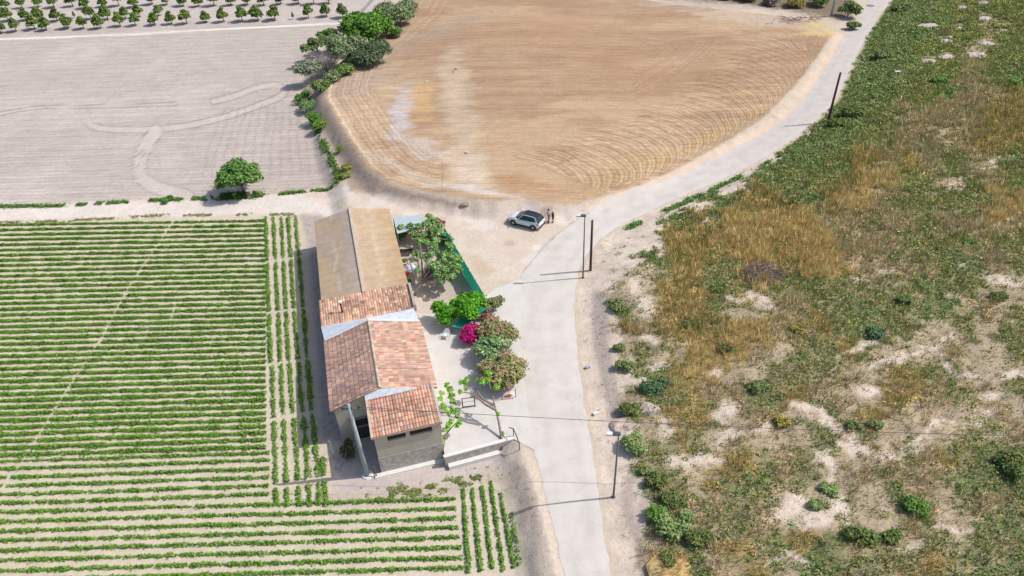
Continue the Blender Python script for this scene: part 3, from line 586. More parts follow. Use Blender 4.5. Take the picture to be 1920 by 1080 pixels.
# ================================================================== CROP ROWS
def track_gap(X,Y):
    if not hasattr(track_gap,'pl'):
        track_gap.pl=[[tuple(P(x,y,LOW)[:2]) for x,y in l] for l in ([(326,415),(245,535),(193,632),(118,745),(48,858),(-5,930)],[(190,640),(130,725)],[(330,570),(322,600)],[(282,610),(270,640)])]
        track_gap.cross=[[tuple(P(x,y,LOW)[:2]) for x,y in l] for l in ([(500,492),(575,480)],[(500,588),(575,578)],[(505,685),(590,672)],[(510,788),(600,772)],[(520,912),(612,898)])]
    return np.minimum(dpl(X,Y,track_gap.pl[0]),np.minimum(dpl(X,Y,track_gap.pl[1])+.1,np.minimum(dpl(X,Y,track_gap.pl[2]),dpl(X,Y,track_gap.pl[3]))))
GREENS=[(108,148,58),(96,138,52),(120,158,66),(84,126,48),(130,160,72)]
def crop_row(pts,dens,width,label,height=.3,cross=False,patch=.0):
    w_=np.array([G(x,y)[:2] for x,y in pts]); d=np.r_[0,np.cumsum(np.linalg.norm(np.diff(w_,axis=0),axis=1))]
    n=int(d[-1]*dens*1.35); t=RNG.random(n)*d[-1]; x=np.interp(t,d,w_[:,0]); y=np.interp(t,d,w_[:,1])
    # plants stand in loose clumps along the row
    lump=vn(t*1.9+pts[0][1]*3.1,t*0+pts[0][1]); keep=RNG.random(n)<np.clip(.42+1.1*lump-patch,0,1)
    seg=np.gradient(w_[:,0]),np.gradient(w_[:,1]); dx,dy=w_[-1]-w_[0]; L_=math.hypot(dx,dy); ox,oy=-dy/L_,dx/L_
    off=RNG.normal(0,1,n)*width*(.28+.25*lump)+.10*(vn(t*.5+7,t*0+pts[0][1]*.7)-.5); x=x+ox*off; y=y+oy*off
    g=track_gap(x,y); keep&=g>(.03+.4*fbm(x/1.5,y/1.5,2))*RNG.random(n)**.5
    if cross:
        for l in track_gap.cross: keep&=dpl(x,y,l)>.2+.15*RNG.random(n)
    x,y,lump=x[keep],y[keep],lump[keep]; n=len(x); z=HT(x,y)+.03+RNG.random(n)*height*(.5+.8*lump)*np.exp(-(off[keep]/(width*.9))**2)
    C_=np.stack([x,y,z],1); Nn=RNG.normal(size=(n,3))*.7+np.array([0,0,1.]); V,F=quads_cloud(C_,Nn,.125,RNG)
    c=np.repeat(pal(GREENS,n,RNG,.25),4,0); o=raw('crop_row',V-np.array([*w_[0],LOW]),F,M_leaf,cols=c); o.location=(w_[0][0],w_[0][1],LOW)
    tag(o,label,'crop row','green crop rows of the field'); return o
ORD=['first','second','third','fourth','fifth','sixth','seventh','eighth','ninth','tenth','eleventh','twelfth','thirteenth','fourteenth','fifteenth','sixteenth','seventeenth','eighteenth','nineteenth']
def ordn(i):
    if i<19: return ORD[i]
    t=['twent','thirt','fort','fift'][(i+1)//10-2]; u=(i+1)%10
    return t+'ieth' if u==0 else t+'y-'+ORD[u-1]
y=423.; ys=[]
while y<858: ys.append(y); y+=9.2+(y-423)/432*4.1
for i,y0 in enumerate(ys):
    dy=8+7.5*(y0-423)/430
    crop_row([(-40,y0+dy*.08),(160,y0-dy*.36),(330,y0-dy*.70),(499,y0-dy*1.03)],150 if y0>430 else 90,.255,'%s full green crop row down from the pale farm lane, running to the left edge'%ordn(i),.25)
thin=[866,880,896,912,928,944,961,979,997,1015,1033,1052,1071,1090]
for i,y0 in enumerate(thin):
    s=.0335*480; far=856-(i>6)*0
    if i<6: pts=[(-60,y0+2),(200,y0-6),(506,y0-16.5)]
    else: pts=[(-60,y0+2),(300,y0-9),(600,y0-17),(far+max(0,(i-8))*3,y0-25)]
    crop_row(pts,66,.20,'%s thinner crop row below the full green ones, with wide bare soil beside it'%ordn(i),.24,patch=.06)
for i,pts in enumerate([[(499,409),(506,620),(512,720),(516,850),(520,945)],[(513,409),(524,620),(529,720),(535,850),(541,950)],[(528,409),(539,620),(546,720),(556,850),(563,950)],[(541,408),(555,620),(563,720),(575,850),(582,950)],[(554,406),(572,620),(580,720),(592,840),(600,948)],[(604,860),(608,905),(613,950)]]):
    crop_row(pts,70 if i else 80,.24,'%s crop row up the field beside the barn and farmhouse, counted from the long rows'%ordn(i),.3,cross=True,patch=.04)
for i,pts in enumerate([[(868,916),(873,985),(879,1075)],[(885,916),(893,985),(902,1072)],[(904,912),(913,985),(924,1068)],[(921,902),(932,985),(944,1072)],[(938,925),(950,985),(964,1066)],[(958,962),(968,1010),(974,1064)]]):
    crop_row(pts,78 if i<5 else 26,.17,'%s short crop row in the small block left of the road, counted from the left'%ordn(i),.24,patch=.02+.06*(i==5))
# ================================================================== generic plants
def bush_mesh(subs,n,size,pal_,rng,flat=.75,shell=.55,br=.28,aspect=1.6):
    """subs: list of (x,y,z,r) clumps; leaves concentrate near clump surfaces"""
    subs=np.array(subs,float); wts=subs[:,3]**2; wts/=wts.sum(); k=rng.choice(len(subs),n,p=wts)
    d=rng.normal(size=(n,3)); d/=np.linalg.norm(d,axis=1,keepdims=True); d[:,2]=np.where(d[:,2]<-.35,-d[:,2],d[:,2])
    rr=subs[k,3]*(shell+(1-shell)*rng.random(n)**.6)*(1+.12*rng.normal(size=n)); C_=subs[k,:3]+d*rr[:,None]*np.array([1,1,flat])
    C_[:,2]=np.maximum(C_[:,2],.02)
    N=d+rng.normal(size=(n,3))*.55+np.array([0,0,.45]); V,F=quads_cloud(C_,N,size,rng,aspect)
    cl=pal(pal_,n,rng,br)*(1+.22*(rng.random(len(subs))[k][:,None]-.5)); return V,F,np.repeat(cl,4,0)
def clumps(r,h,k,rng,cr=.45,z0=.0,spread=.68):
    out=[]
    for _ in range(k):
        a=rng.random()*6.283; q=math.sqrt(rng.random())*r*spread; t=q/(r+1e-6); z=z0+h*(.30+.45*rng.random()*(1-t*.6)); c=r*cr*(.7+.6*rng.random()); out.append((q*math.cos(a),q*math.sin(a),max(z,z0+c*.4),c))
    return out
def trunk(parent,pts,rad,name='trunk',m=None):
    mb=MB(); mb.tube(pts,rad,7); return mb.build(name,m or M_bark,parent,smooth=True)
def shrub(px,py,r,h,pal_,label,name='shrub',cat='shrub',n=900,size=.13,k=9,group=None,seed=None,shell=.5,stem=True,cr=.45,flat=.8,sy=1.):
    rng=np.random.default_rng(seed if seed is not None else int(px*7+py)); p=G(px,py); t=empty(name,p,label,cat,group)
    subs=[(a,b*sy,c,d) for a,b,c,d in clumps(r,h,k,rng,cr)]
    V,F,c=bush_mesh(subs,n,size,pal_,rng,shell=shell,flat=flat); raw('foliage',V,F,M_leaf,cols=c,parent=t)
    if stem:
        mb=MB()
        for _ in range(4):
            a=rng.random()*6.28; mb.tube([(0,0,-.1),(r*.2*math.cos(a),r*.2*math.sin(a),h*.3),(r*.4*math.cos(a),r*.4*math.sin(a),h*.6)],[.04,.03,.015],5)
        mb.build('stem',M_bark,t)
    return t
# ---------------------------------------------------------------- orchard
OR=[(92,122,60),(80,110,50),(106,136,68),(70,98,46),(118,144,72),(124,130,66)]
row1=[(2,62),(31,59),(66,55),(88,57),(128,53),(158,54),(189,53),(226,49),(255,48),(291,47),(322,45),(351,44),(386,42),(420,41),(455,40),(484,38),(516,37),(579,34),(613,31)]
row2=[(16,40),(50,38),(76,38),(108,39),(172,36),(203,37),(236,35),(262,32),(298,30)]
row3=[(12,16),(42,15),(72,13),(102,14),(137,12),(162,16),(194,13),(224,11),(252,14),(286,8),(314,9),(344,11),(373,12),(402,11),(434,10),(465,9),(495,10),(527,8),(560,7),(589,8),(617,6)]
row4=[(-4,-8),(28,-9),(60,-10),(92,-11),(124,-12),(157,-13),(190,-14),(222,-15),(255,-15),(288,-14),(320,-15),(352,-16),(385,-17),(417,-18),(450,-18),(483,-19),(516,-20),(549,-21),(582,-21),(615,-22)]
protos=[]
def orchard_tree(v):
    rng=np.random.default_rng(70+v); V,F,c=bush_mesh([(a,b,cc+.12,d) for a,b,cc,d in clumps(1.05,2.2,12,rng,.46)]+[(0,0,1.1,.85),(0.1,0,2.1,.45),(-.2,.1,1.7,.6)],1500,.2,OR,rng,shell=.45)
    return V,F,c
def place_orch(px,py,label,v,s,tiny=False):
    p=G(px,py); t=empty('orchard_tree',p,label,'fruit tree','orchard trees in rows at the top of the picture',rz=RNG.random()*6.28); s*=1.22; t.scale=(s,s,s*(.92+.15*RNG.random()))
    if tiny: t.scale=(.32,.32,.62)
    if v not in [q[0] for q in protos]:
        V,F,c=orchard_tree(v); a=raw('crown',V,F,M_leaf,cols=c,parent=t); b=trunk(t,[(0,0,-.1),(.03,0,.5),(-.05,.05,1.3)],[.09,.07,.05]); protos.append((v,a,b))
    else:
        _,a0,b0=[q for q in protos if q[0]==v][0]
        for q in (a0,b0):
            c=q.copy(); sc.collection.objects.link(c); c.parent=t
    return t
k_=0
for rn,row in (('nearest orchard row',row1),('middle orchard row',row2),('far orchard row',row3),('row cut by the top edge',row4)):
    for i,(a,b) in enumerate(row):
        place_orch(a,b,'%s fruit tree from the left, %s'%(ordn(i),rn),k_%6,.86+.28*RNG.random()); k_+=1
place_orch(550,36,'tiny sapling in a gap of the nearest orchard row',1,.4,True)
place_orch(141,34,'tiny sapling in a gap of the middle orchard row',2,.4,True)
place_orch(643,33,'last tree of the nearest orchard row, half behind the big green tree',3,1.0)
# ---------------------------------------------------------------- hedge trees between the fields
def tree(name,px,py,label,cat,r,h,z0,pal_,n,size,k=14,trunk_r=.16,shell=.4,cr=.38,seed=1,sy=1.,branches=6,lean=(0,0)):
    rng=np.random.default_rng(seed); p=G(px,py); t=empty(name,p,label,cat)
    subs=[(a+lean[0],b*sy+lean[1],c,d) for a,b,c,d in clumps(r,h,k,rng,cr,z0=z0,spread=.78)]
    V,F,c=bush_mesh(subs,n,size,pal_,rng,shell=shell); raw('crown',V,F,M_leaf,cols=c,parent=t)
    mb=MB(); mb.tube([(0,0,-.2),(.05,.05,z0*.6),(lean[0]*.3,lean[1]*.3,z0+.2)],[trunk_r*1.25,trunk_r,trunk_r*.85],8)
    for i in range(branches):
        s=subs[rng.integers(len(subs))]; mb.tube([(lean[0]*.3,lean[1]*.3,z0+.1),((s[0]+lean[0]*.3)*.5,(s[1]+lean[1]*.3)*.5,(z0+s[2])*.5+.2),(s[0],s[1],s[2])],[trunk_r*.6,trunk_r*.4,trunk_r*.15],6)
    mb.build('trunk',M_bark,t,smooth=True); return t
BG=[(84,148,32),(70,132,28),(100,166,40),(60,116,28),(112,172,52)]
GG=[(124,142,98),(108,128,84),(140,154,112),(98,118,74),(148,156,124)]
OG=[(96,124,66),(84,112,56),(112,136,76),(124,140,84)]
tree('tree',693,82,'big bright green round tree at the top between orchard and ploughed field','tree',4.6,6.3,.5,[(88,132,48),(74,116,42),(102,148,56),(66,104,40),(112,152,64)],15000,.34,k=34,seed=3,trunk_r=.25,cr=.36)
tree('tree',742,45,'grey green tree right behind the big bright green tree','tree',3.6,4.2,.3,GG,7000,.3,k=20,seed=4,cr=.42)
tree('tree',655,112,'silvery grey green bushy tree left below the big bright tree','tree',3.3,4.9,.3,GG,9500,.26,k=24,seed=5,cr=.42)
tree('tree',692,118,'dark grey green shrub tree in front of the big bright tree','tree',3.4,3.6,.2,[(88,106,74),(74,94,62),(104,118,88)],7000,.26,k=20,seed=6,cr=.44,)
tree('tree',603,112,'small loose leaved green tree leaning out over the grey field','tree',2.6,3.6,1.0,OG,1700,.26,k=12,seed=7,shell=.2,lean=(-1.2,.3),cr=.32)
tree('tree',622,92,'olive green tree crown behind the bare grey branches','tree',2.8,4.0,.4,OG,4500,.25,k=10,seed=8)
# bare twiggy shrub
rng=np.random.default_rng(9); p=G(617,138); t=empty('bare_shrub',p,'leafless pale grey twiggy shrub in the hedge between the fields','shrub'); mb=MB()
for _ in range(150):
    a=rng.random()*6.28; r=2.6*math.sqrt(rng.random()); zz=2.2+1.6*rng.random(); mb.tube([(r*.15*math.cos(a),r*.15*math.sin(a),0),(r*.5*math.cos(a),r*.5*math.sin(a),zz*.5),(r*math.cos(a),r*math.sin(a),zz)],[.05,.035,.012],4,cap=False)
mb.build('twigs',mat('pale_twig',alb((176,168,168)),.9),t)
V,F,c=bush_mesh(clumps(1.5,1.6,8,rng),500,.2,OG,rng); raw('foliage',V,F,M_leaf,cols=c,parent=t)
shrub(585,152,2.47,4.25,[(140,150,122),(124,138,104),(150,158,132)],'pale silvery shrub at the lower end of the hedge',n=3600,size=.2,k=14,shell=.3)
shrub(572,190,1.82,1.50,[(98,138,62),(84,124,52)],'low green bush at the corner of the grey field below the silvery shrub',n=900,size=.2)
shrub(583,205,1.69,1.38,[(120,146,104),(92,132,62)],'low mixed green bush on the ditch edge',n=800,size=.2)
shrub(592,226,1.69,1.50,[(84,128,50),(100,142,60)],'bright green weed bush on the ditch below the hedge',n=900,size=.18)
shrub(604,240,1.30,1.12,[(96,136,52),(112,148,62)],'lowest bright green bush of the ditch line',n=600,size=.18)
shrub(640,282,.7,.5,[(124,140,58)],'small yellowish weed clump half way down the earth bank',n=260,size=.16)
shrub(650,320,.9,.8,[(138,142,66),(120,130,56)],'yellow green weed clump near the foot of the earth bank',n=500,size=.16)
shrub(648,334,.8,.6,[(142,144,70),(124,132,60)],'lower yellow green weed clump at the foot of the bank',n=360,size=.16)
for a,b,rr0,hh0,c0,lb in ((603,170,1.6,1.8,OG,'low olive bush at the lower end of the hedge under the bare shrub'),(622,152,1.7,1.6,GG,'low grey green bush filling the hedge foot below the bare shrub'),(645,140,1.8,1.7,OG,'low green bush at the hedge foot below the silvery trees'),(672,122,1.8,1.8,GG,'dull green bush at the hedge foot near the ploughed field corner'),(712,92,1.8,1.8,OG,'dark green bush under the right side of the big bright tree'),(736,68,2.0,2.0,OG,'bushy green undergrowth below the grey green top tree'),(765,22,2.4,2.6,GG,'grey green bush at the top edge right of the big tree')):
    shrub(a,b,rr0,hh0,c0,lb,n=2600,size=.22,k=12,shell=.35)
# fig tree by the lane
tree('fig_tree',457,362,'round leafy fig tree beside the pale farm lane, casting shade on the grey field','tree',3.4,4.1,1.0,[(88,132,56),(76,118,48),(104,146,68),(124,150,92)],6500,.26,k=40,seed=21,shell=.25,cr=.25,trunk_r=.2,branches=12)
# ---------------------------------------------------------------- green verges
def verge(name,pl,width,n,pal_,label,cat,h=.25,size=.16,gap=.42,col_m=None,fs=1.):
    w_=np.array([G(a,b)[:2] for a,b in pl]); d=np.r_[0,np.cumsum(np.linalg.norm(np.diff(w_,axis=0),axis=1))]; t=RNG.random(n)*d[-1]
    x=np.interp(t,d,w_[:,0])+RNG.normal(0,width,n); y=np.interp(t,d,w_[:,1])+RNG.normal(0,width*.7,n)
    keep=fbm(x*fs/1.6+5,y*fs/1.6+9,3)>gap; x=x[keep];y=y[keep]; n=len(x); z=HT(x,y)+RNG.random(n)*h
    V,F=quads_cloud(np.stack([x,y,z],1),RNG.normal(size=(n,3))*.6+np.array([0,0,1]),size,RNG); o=raw(name,V,F,M_leaf,cols=np.repeat(pal(pal_,n,RNG),4,0)); tag(o,label,cat,kind='stuff'); return o
verge('verge_grass',[(-20,388),(120,386),(250,378),(330,374),(470,370),(560,360),(620,353),(634,342),(632,322),(616,290),(598,250),(586,226)],.28,9000,[(96,132,60),(82,120,52),(110,140,70)],'patchy green grass along the edge of the grey field','grass')
verge('verge_grass',[(390,374),(430,370),(480,366)],.5,2600,[(76,116,54),(66,104,46)],'dark lush grass under the fig tree','grass',h=.5)
verge('verge_grass',[(1178,428),(1200,418),(1240,400),(1290,378),(1350,350),(1420,318),(1470,290)],.34,4600,[(92,134,66),(80,122,56),(108,144,78)],'green weeds along the outer side of the road bend','weeds',h=.3,gap=.47)
verge('verge_grass',[(0,418),(150,413),(300,404),(420,403),(560,402)],.25,2600,[(112,140,72),(150,130,92)],'sparse weeds between lane and crop field','weeds',h=.15,gap=.5,size=.12)
verge('verge_grass',[(700,930),(760,922),(830,912),(900,893),(930,888)],.45,2600,[(112,134,66),(140,142,88)],'scattered seedlings on the gravel edge of the crop field','weeds',h=.12,gap=.55,size=.12,fs=3)
shrub(313,378,.9,.7,[(84,130,54),(98,142,62)],'rounded green weed clump on the lane verge left of the fig tree',n=700,size=.14)
# ================================================================== SCRUB HILLSIDE
def scrub():
    xs=[];st=.36
    X,Y=np.meshgrid(np.arange(3,112,st),np.arange(18,152,st),indexing='ij'); X=(X+RNG.random(X.shape)*st).ravel(); Y=(Y+RNG.random(Y.shape)*st).ravel()
    rr=X-np.interp(Y,[p[1] for p in RR[::-1]],[p[0] for p in RR[::-1]]); k=rr>.35; X=X[k];Y=Y[k];rr=rr[k]
    Z=HT(X,Y); px,py=Q(X,Y,Z); k=(px>1050)&(px<2010)&(py>-70)&(py<1180); X,Y,Z,px,py,rr=[a[k] for a in (X,Y,Z,px,py,rr)]
    cl=scls(px,py,X,Y); dens=np.array([1,1,1,1,.95,.2,.85,.035])[cl]; patch=fbm(X/1.1+70,Y/1.1,3)
    k=(RNG.random(len(X))<dens*np.clip(.35+1.5*patch,0,1.3)); k&=~((cl==5)&(patch<.5)); k&=~((cl==6)&(patch<.25)); k&=~((cl==1)&(patch<.27)); k&=~((cl==3)&(patch<.22)); k&=(rr>1.2)|(RNG.random(len(X))<.2); k&=(rr>np.where(py>290,3.4,0)+1.5*(fbm(X/2,Y/2,2)-.5)*2)|(RNG.random(len(X))<.05)
    k&=(chalk(px,py,X,Y)<.25)|(RNG.random(len(X))<.14); rockm=np.zeros(len(X),bool)
    for (a,b,r1,r2) in ROCKS: rockm|=((px-a)/r1)**2+((py-b)/r2)**2<1
    k&=~rockm
    return [a[k] for a in (X,Y,Z,px,py,cl)]
ROCKS=[(1742,112,18,8),(1775,105,20,8),(1832,98,26,14),(1850,78,18,9),(1848,32,18,10),(1805,12,12,8),(1775,75,18,8),(1740,48,22,5),(1880,57,10,4),(1845,5,14,6),(1800,50,10,8)]
PALS={'G':[(112,138,78),(100,128,68),(126,148,88),(142,144,96),(94,118,64),(150,148,104),(118,134,80)],
 'g':[(128,138,76),(112,126,66),(148,146,88),(98,116,60),(160,142,94),(136,144,92),(118,142,74)],
 'Y':[(204,176,118),(196,167,106),(208,185,130),(186,156,102),(168,151,96)],
 'y':[(164,148,92),(190,160,106),(146,140,80),(124,130,72),(198,170,108),(114,124,70)],
 'b':[(184,158,108),(152,150,98),(140,144,92),(184,162,124),(148,140,98),(132,132,90),(192,170,136),(160,138,114)],
 'w':[(138,136,88),(158,144,104),(122,128,80),(176,158,122)],
 'W':[(140,132,92),(124,122,84),(168,150,116)],
 't':[(120,140,76),(150,138,84),(134,126,90)]}
sx,sy,sz,spx,spy,scl_=scrub(); dist=np.clip(sy/60,.7,2.)
CP=np.zeros((8,8,3))
for i,k in enumerate(CLS):
    a=np.minimum(alb(PALS[k])*{'Y':1.95,'y':1.9,'b':2.1,'w':2.1,'G':1.7}.get(k,1.9)+np.array([.02,.016,.01]),.9); CP[i]=a[np.arange(8)%len(a)]
grp=fbm(sx/.8+11,sy/.8+4,2)
# straw-like blades
def blades(sel,nb,hmin,hmax,spread,wd,name,label,cat):
    x,y,z,c=sx[sel],sy[sel],sz[sel],scl_[sel]; n=len(x); s=dist[sel]
    X=np.repeat(x,nb);Y=np.repeat(y,nb);Z=np.repeat(z,nb);Cc=np.repeat(c,nb);S=np.repeat(s,nb); N=n*nb
    hh=np.repeat(hmin+(hmax-hmin)*RNG.random(n)*(.5+grp[sel]),nb)*(.55+.6*RNG.random(N)); a=RNG.random(N)*6.283; q=spread*np.sqrt(RNG.random(N))*(.7+.3*S)
    bx=X+q*np.cos(a); by=Y+q*np.sin(a); ln2=.28*hh+.35*q; a2=a+RNG.normal(0,.6,N); tx=bx+ln2*np.cos(a2); ty=by+ln2*np.sin(a2)
    wdx=wd*S*(.7+.6*RNG.random(N)); pa=RNG.random(N)*6.283; dx=np.cos(pa)*wdx; dy=np.sin(pa)*wdx
    V=np.stack([np.stack([bx-dx,by-dy,Z-.05],1),np.stack([bx+dx,by+dy,Z-.05],1),np.stack([tx+dx*.35,ty+dy*.35,Z+hh],1),np.stack([tx-dx*.35,ty-dy*.35,Z+hh],1)],1).reshape(-1,3)
    # each tuft keeps one dominant colour
    kk=np.repeat(RNG.integers(0,8,n),nb); rnd=RNG.random(N)<.3; kk=np.where(rnd,RNG.integers(0,8,N),kk); col=CP[Cc,kk]*(1+.35*(RNG.random((N,1))-.5))
    o=raw(name,V,np.arange(4*N).reshape(-1,4),M_grass,cols=np.repeat(col,4,0)); tag(o,label,cat,kind='stuff')
dry=np.isin(scl_,[2])|(np.isin(scl_,[3])&(RNG.random(len(sx))<.65))|(np.isin(scl_,[4])&(RNG.random(len(sx))<.5))|(np.isin(scl_,[1])&(RNG.random(len(sx))<.12))
blades(dry,14,.3,.95,.24,.028,'dry_grass','tall straw coloured dry grass over the hillside','dry grass')
grn=~dry
mid=grn&(RNG.random(len(sx))<.72)
base_=(RNG.random(len(sx))<.0)
blades(mid,13,.10,.42,.26,.034,'green_grass','fine olive and green grass covering the hillside','grass'); grn=grn&((~mid)|(RNG.random(len(sx))<.25))
def domes(sel,nl,name,label,cat):
    x,y,z,c=sx[sel],sy[sel],sz[sel],scl_[sel]; n=len(x); s=dist[sel]; N=n*nl; R0=np.repeat((.20+.26*RNG.random(n))*np.where(c==0,1.25,1.)*(.75+.35*s),nl)
    d=RNG.normal(size=(N,3)); d/=np.linalg.norm(d,axis=1,keepdims=True); d[:,2]=abs(d[:,2]); 
    Cn=np.stack([np.repeat(x,nl),np.repeat(y,nl),np.repeat(z,nl)],1)+d*(R0*(.45+.6*RNG.random(N)))[:,None]*np.array([1,1,.85])
    V,F=quads_cloud(Cn,d+RNG.normal(size=(N,3))*.6,np.repeat(.11*(.6+.5*s),nl),RNG,2.0)
    kk=np.repeat((grp[sel]*7.99+RNG.normal(0,1.3,n)).clip(0,7).astype(int),nl); rnd=RNG.random(N)<.25; kk=np.where(rnd,RNG.integers(0,8,N),kk); col=CP[np.repeat(c,nl),kk]*(1+.4*(RNG.random((N,1))-.5))
    o=raw(name,V,F,M_grass,cols=np.repeat(col,4,0)); tag(o,label,cat,kind='stuff')
_keep=(sx,sy,sz,spx,spy,scl_,dist,grp)
X_,Y_=np.meshgrid(np.arange(3,112,.33),np.arange(18,152,.33),indexing='ij'); X_=(X_+RNG.random(X_.shape)*.33).ravel(); Y_=(Y_+RNG.random(Y_.shape)*.33).ravel()
q_=X_-np.interp(Y_,[p[1] for p in RR[::-1]],[p[0] for p in RR[::-1]]); k=(q_>.8)&(RNG.random(len(X_))<.8); X_,Y_,q_=X_[k],Y_[k],q_[k]; Z_=HT(X_,Y_); a_,b_2=Q(X_,Y_,Z_)
k=(a_>1050)&(a_<2010)&(b_2>-70)&(b_2<1180)&(vn(X_*1.6+9,Y_*1.6)>.25)&((chalk(a_,b_2,X_,Y_)<.3)|(RNG.random(len(X_))<.3)); X_,Y_,Z_,a_,b_2,q_=[t[k] for t in (X_,Y_,Z_,a_,b_2,q_)]
c_=scls(a_,b_2,X_,Y_); k=((c_!=7)&(c_!=0))|(RNG.random(len(c_))<.06); sx,sy,sz,scl_=X_[k],Y_[k],Z_[k],c_[k]; dist=np.clip(sy/60,.7,2.); grp=fbm(sx/.8+11,sy/.8+4,2)
blades(np.ones(len(sx),bool),7,.06,.24,.17,.034,'low_stubble','short sparse grass stubble between the taller tufts on the hillside','grass')
sx,sy,sz,spx,spy,scl_,dist,grp=_keep
domes(grn,12,'scrub_weeds','low green and olive weeds covering the hillside','weeds')
# distinct shrubs on the hillside
HB=[(1158,578,1.15,.9,'G','dark green low bush on the verge below the two roadside poles'),(1188,838,1.35,1.5,'F','round feathery light green shrub behind the lower street lamp'),(1172,690,1.2,1.1,'G','dense green bush on the bank edge beside tall straw grass'),(1160,655,.9,.8,'G','small dark bush just above the dense bank bush'),
(1180,772,1.3,1.0,'D','dark green spreading bush left of the round feathery shrub'),(1230,728,1.6,.7,'T','bluish dark green fine leaved mat shrub among pale rocks'),(1360,655,.9,.8,'D','compact dark green bush amid straw grass'),(1492,382,1.1,.9,'D','isolated deep green bush in the golden grass'),(1232,905,1.3,1.0,'D','tangled green bush on the lower bank right of the lamp foot'),
(1210,885,.8,.6,'G','bright small bush at the edge of pale soil'),(1262,940,1.3,1.1,'D','dark leafy bush with pale seed heads'),(1232,968,1.2,.9,'B','bright green low bush above the grey feathery one'),(1265,985,1.6,.8,'F','grey green feathery spreading shrub on the low bank'),(1310,1015,1.5,1.0,'D','long dark green bush beside the gully'),
(1255,1052,1.0,.8,'D','olive dark bush at the bottom above yellow soil'),(1290,610,1.0,.8,'D','green bush among straw tufts in the middle of the slope'),(1420,730,1.5,.9,'G','wide bright green bush on the slope'),(1640,628,1.2,1.0,'T','blue green dark bush on the right slope'),(1718,955,1.3,1.1,'B','round vivid green bush on the lower right'),
(1600,800,.9,.7,'G','small green bush beside the long bare gully'),(1640,800,.9,.8,'G','rounded green bush right of the bare gully'),(1895,880,2.0,1.3,'D','large dark green bush at the right edge'),(1670,1010,1.1,.9,'D','green bush low on the right slope'),(1610,1010,1.6,1.2,'D','broad dark green bush at the bottom of the slope'),
(1870,560,1.2,.8,'D','dark bush near the right edge in the middle'),(1700,565,1.3,.9,'G','green bush on the upper right slope'),(1660,108,2.4,1.7,'G','big green bush beside the upper road'),(1690,20,2.6,1.6,'G','green bush at the very top right of the road'),(1600,215,2.2,1.5,'D','tall green bush at the roadside below the leaning pole'),
(1570,235,1.6,1.2,'D','dark bush where the roadside pole stands'),(1760,155,1.5,1.0,'B','bright green bush below the pale outcrops'),(1900,158,1.5,1.1,'B','bright green bush at the right edge near the top'),(1820,455,.9,.6,'G','small vivid bush on the brownish upper slope'),(1495,620,1.1,.8,'y','yellow green bush mid slope'),
(1530,950,.8,.6,'F','tawny cushion plant on white pebbly soil'),(1555,920,.8,.6,'F','grey green cushion plant beside the bare chute'),(1465,795,1.0,.8,'y','ochre cushion bush between pale patches'),(1345,545,1.2,.9,'D','olive green bush left of the dead brush heap')]
SP_={'G':PALS['G'],'D':[(92,120,64),(82,108,56),(106,130,70),(118,126,72),(130,128,78)],'F':[(138,158,96),(122,148,84),(150,166,112)],'T':[(84,116,80),(74,106,72),(98,126,88)],'B':[(106,144,66),(94,132,58),(120,154,76)],'y':[(156,148,72),(136,138,66),(172,156,84)]}
for a,b,r,h,kk,lb in HB: shrub(a,b,r*(.92 if b<250 or kk in 'FT' else .74),h*.7,SP_[kk],lb,name='hillside_shrub',n=int(900*r*r+350),size=.13+.03*(b<400)*2,k=16,shell=.1,cr=.36,sy=.6+.8*((a*7)%10)/10.,group='separate shrubs on the dry hillside')
# dead brush heap
p=G(1430,512); rng=np.random.default_rng(33); t=empty('brush_heap',p,'heap of dead purple grey branches among golden grass on the hillside','brush heap'); mb=MB(); mb2=[]
for _ in range(420):
    a=rng.random()*6.28; q=math.sqrt(rng.random()); x,y_=2.2*q*math.cos(a),1.5*q*math.sin(a); z=.75*(1-q*q)*rng.random()+.08; b=rng.random()*6.28; l=.4+.6*rng.random(); dz=(rng.random()-.5)*.5
    mb.tube([(x,y_,z),(x+l*math.cos(b),y_+l*math.sin(b),z+dz*l)],[.022,.012],3,cap=False,col=alb([(150,128,132),(128,108,112),(176,154,150)][rng.integers(3)]))
mb.build('dead_branches',mat('dead_branch',W3,.95,col=True),t)
# rocks
def rock(p,rx,ry,rz,label,m,seed,group='pale limestone rocks on the hillside',name='rock'):
    rng=np.random.default_rng(seed); bpy_v=[];n1,n2=14,9
    off=rng.random(3)*40
    for i in range(n2):
        th=math.pi*(i/(n2-1)); 
        for j in range(n1):
            ph=2*math.pi*j/n1; d=np.array([math.sin(th)*math.cos(ph),math.sin(th)*math.sin(ph),math.cos(th)]); r=.45+1.1*float(fbm(np.array(d[0]*1.7+off[0]+d[2]),np.array(d[1]*1.7+off[1]-d[2]*.7),4))*1.0
            r=np.round(r*6)/6*.5+r*.5; bpy_v.append((d[0]*r*rx,d[1]*r*ry,d[2]*r*rz))
    fs=[(i*n1+j,(i+1)*n1+j,(i+1)*n1+(j+1)%n1,i*n1+(j+1)%n1) for i in range(n2-1) for j in range(n1)]
    o=raw(name,bpy_v,fs,m); o.location=p; tag(o,label,'rock',group); return o
M_rock=mat('limestone',alb((206,192,180)),.95,nz=.45,ns=2.6,bump=1.)
RL_=['flat pale rock','whitish rock ledge','largest grey white rock outcrop','craggy pale outcrop','pale rock high on the slope','small white rock near the top edge','pinkish pale rock between green weeds','thin row of white stones','small white stone far right','rock at the very top edge','grey rock near the upper road side']
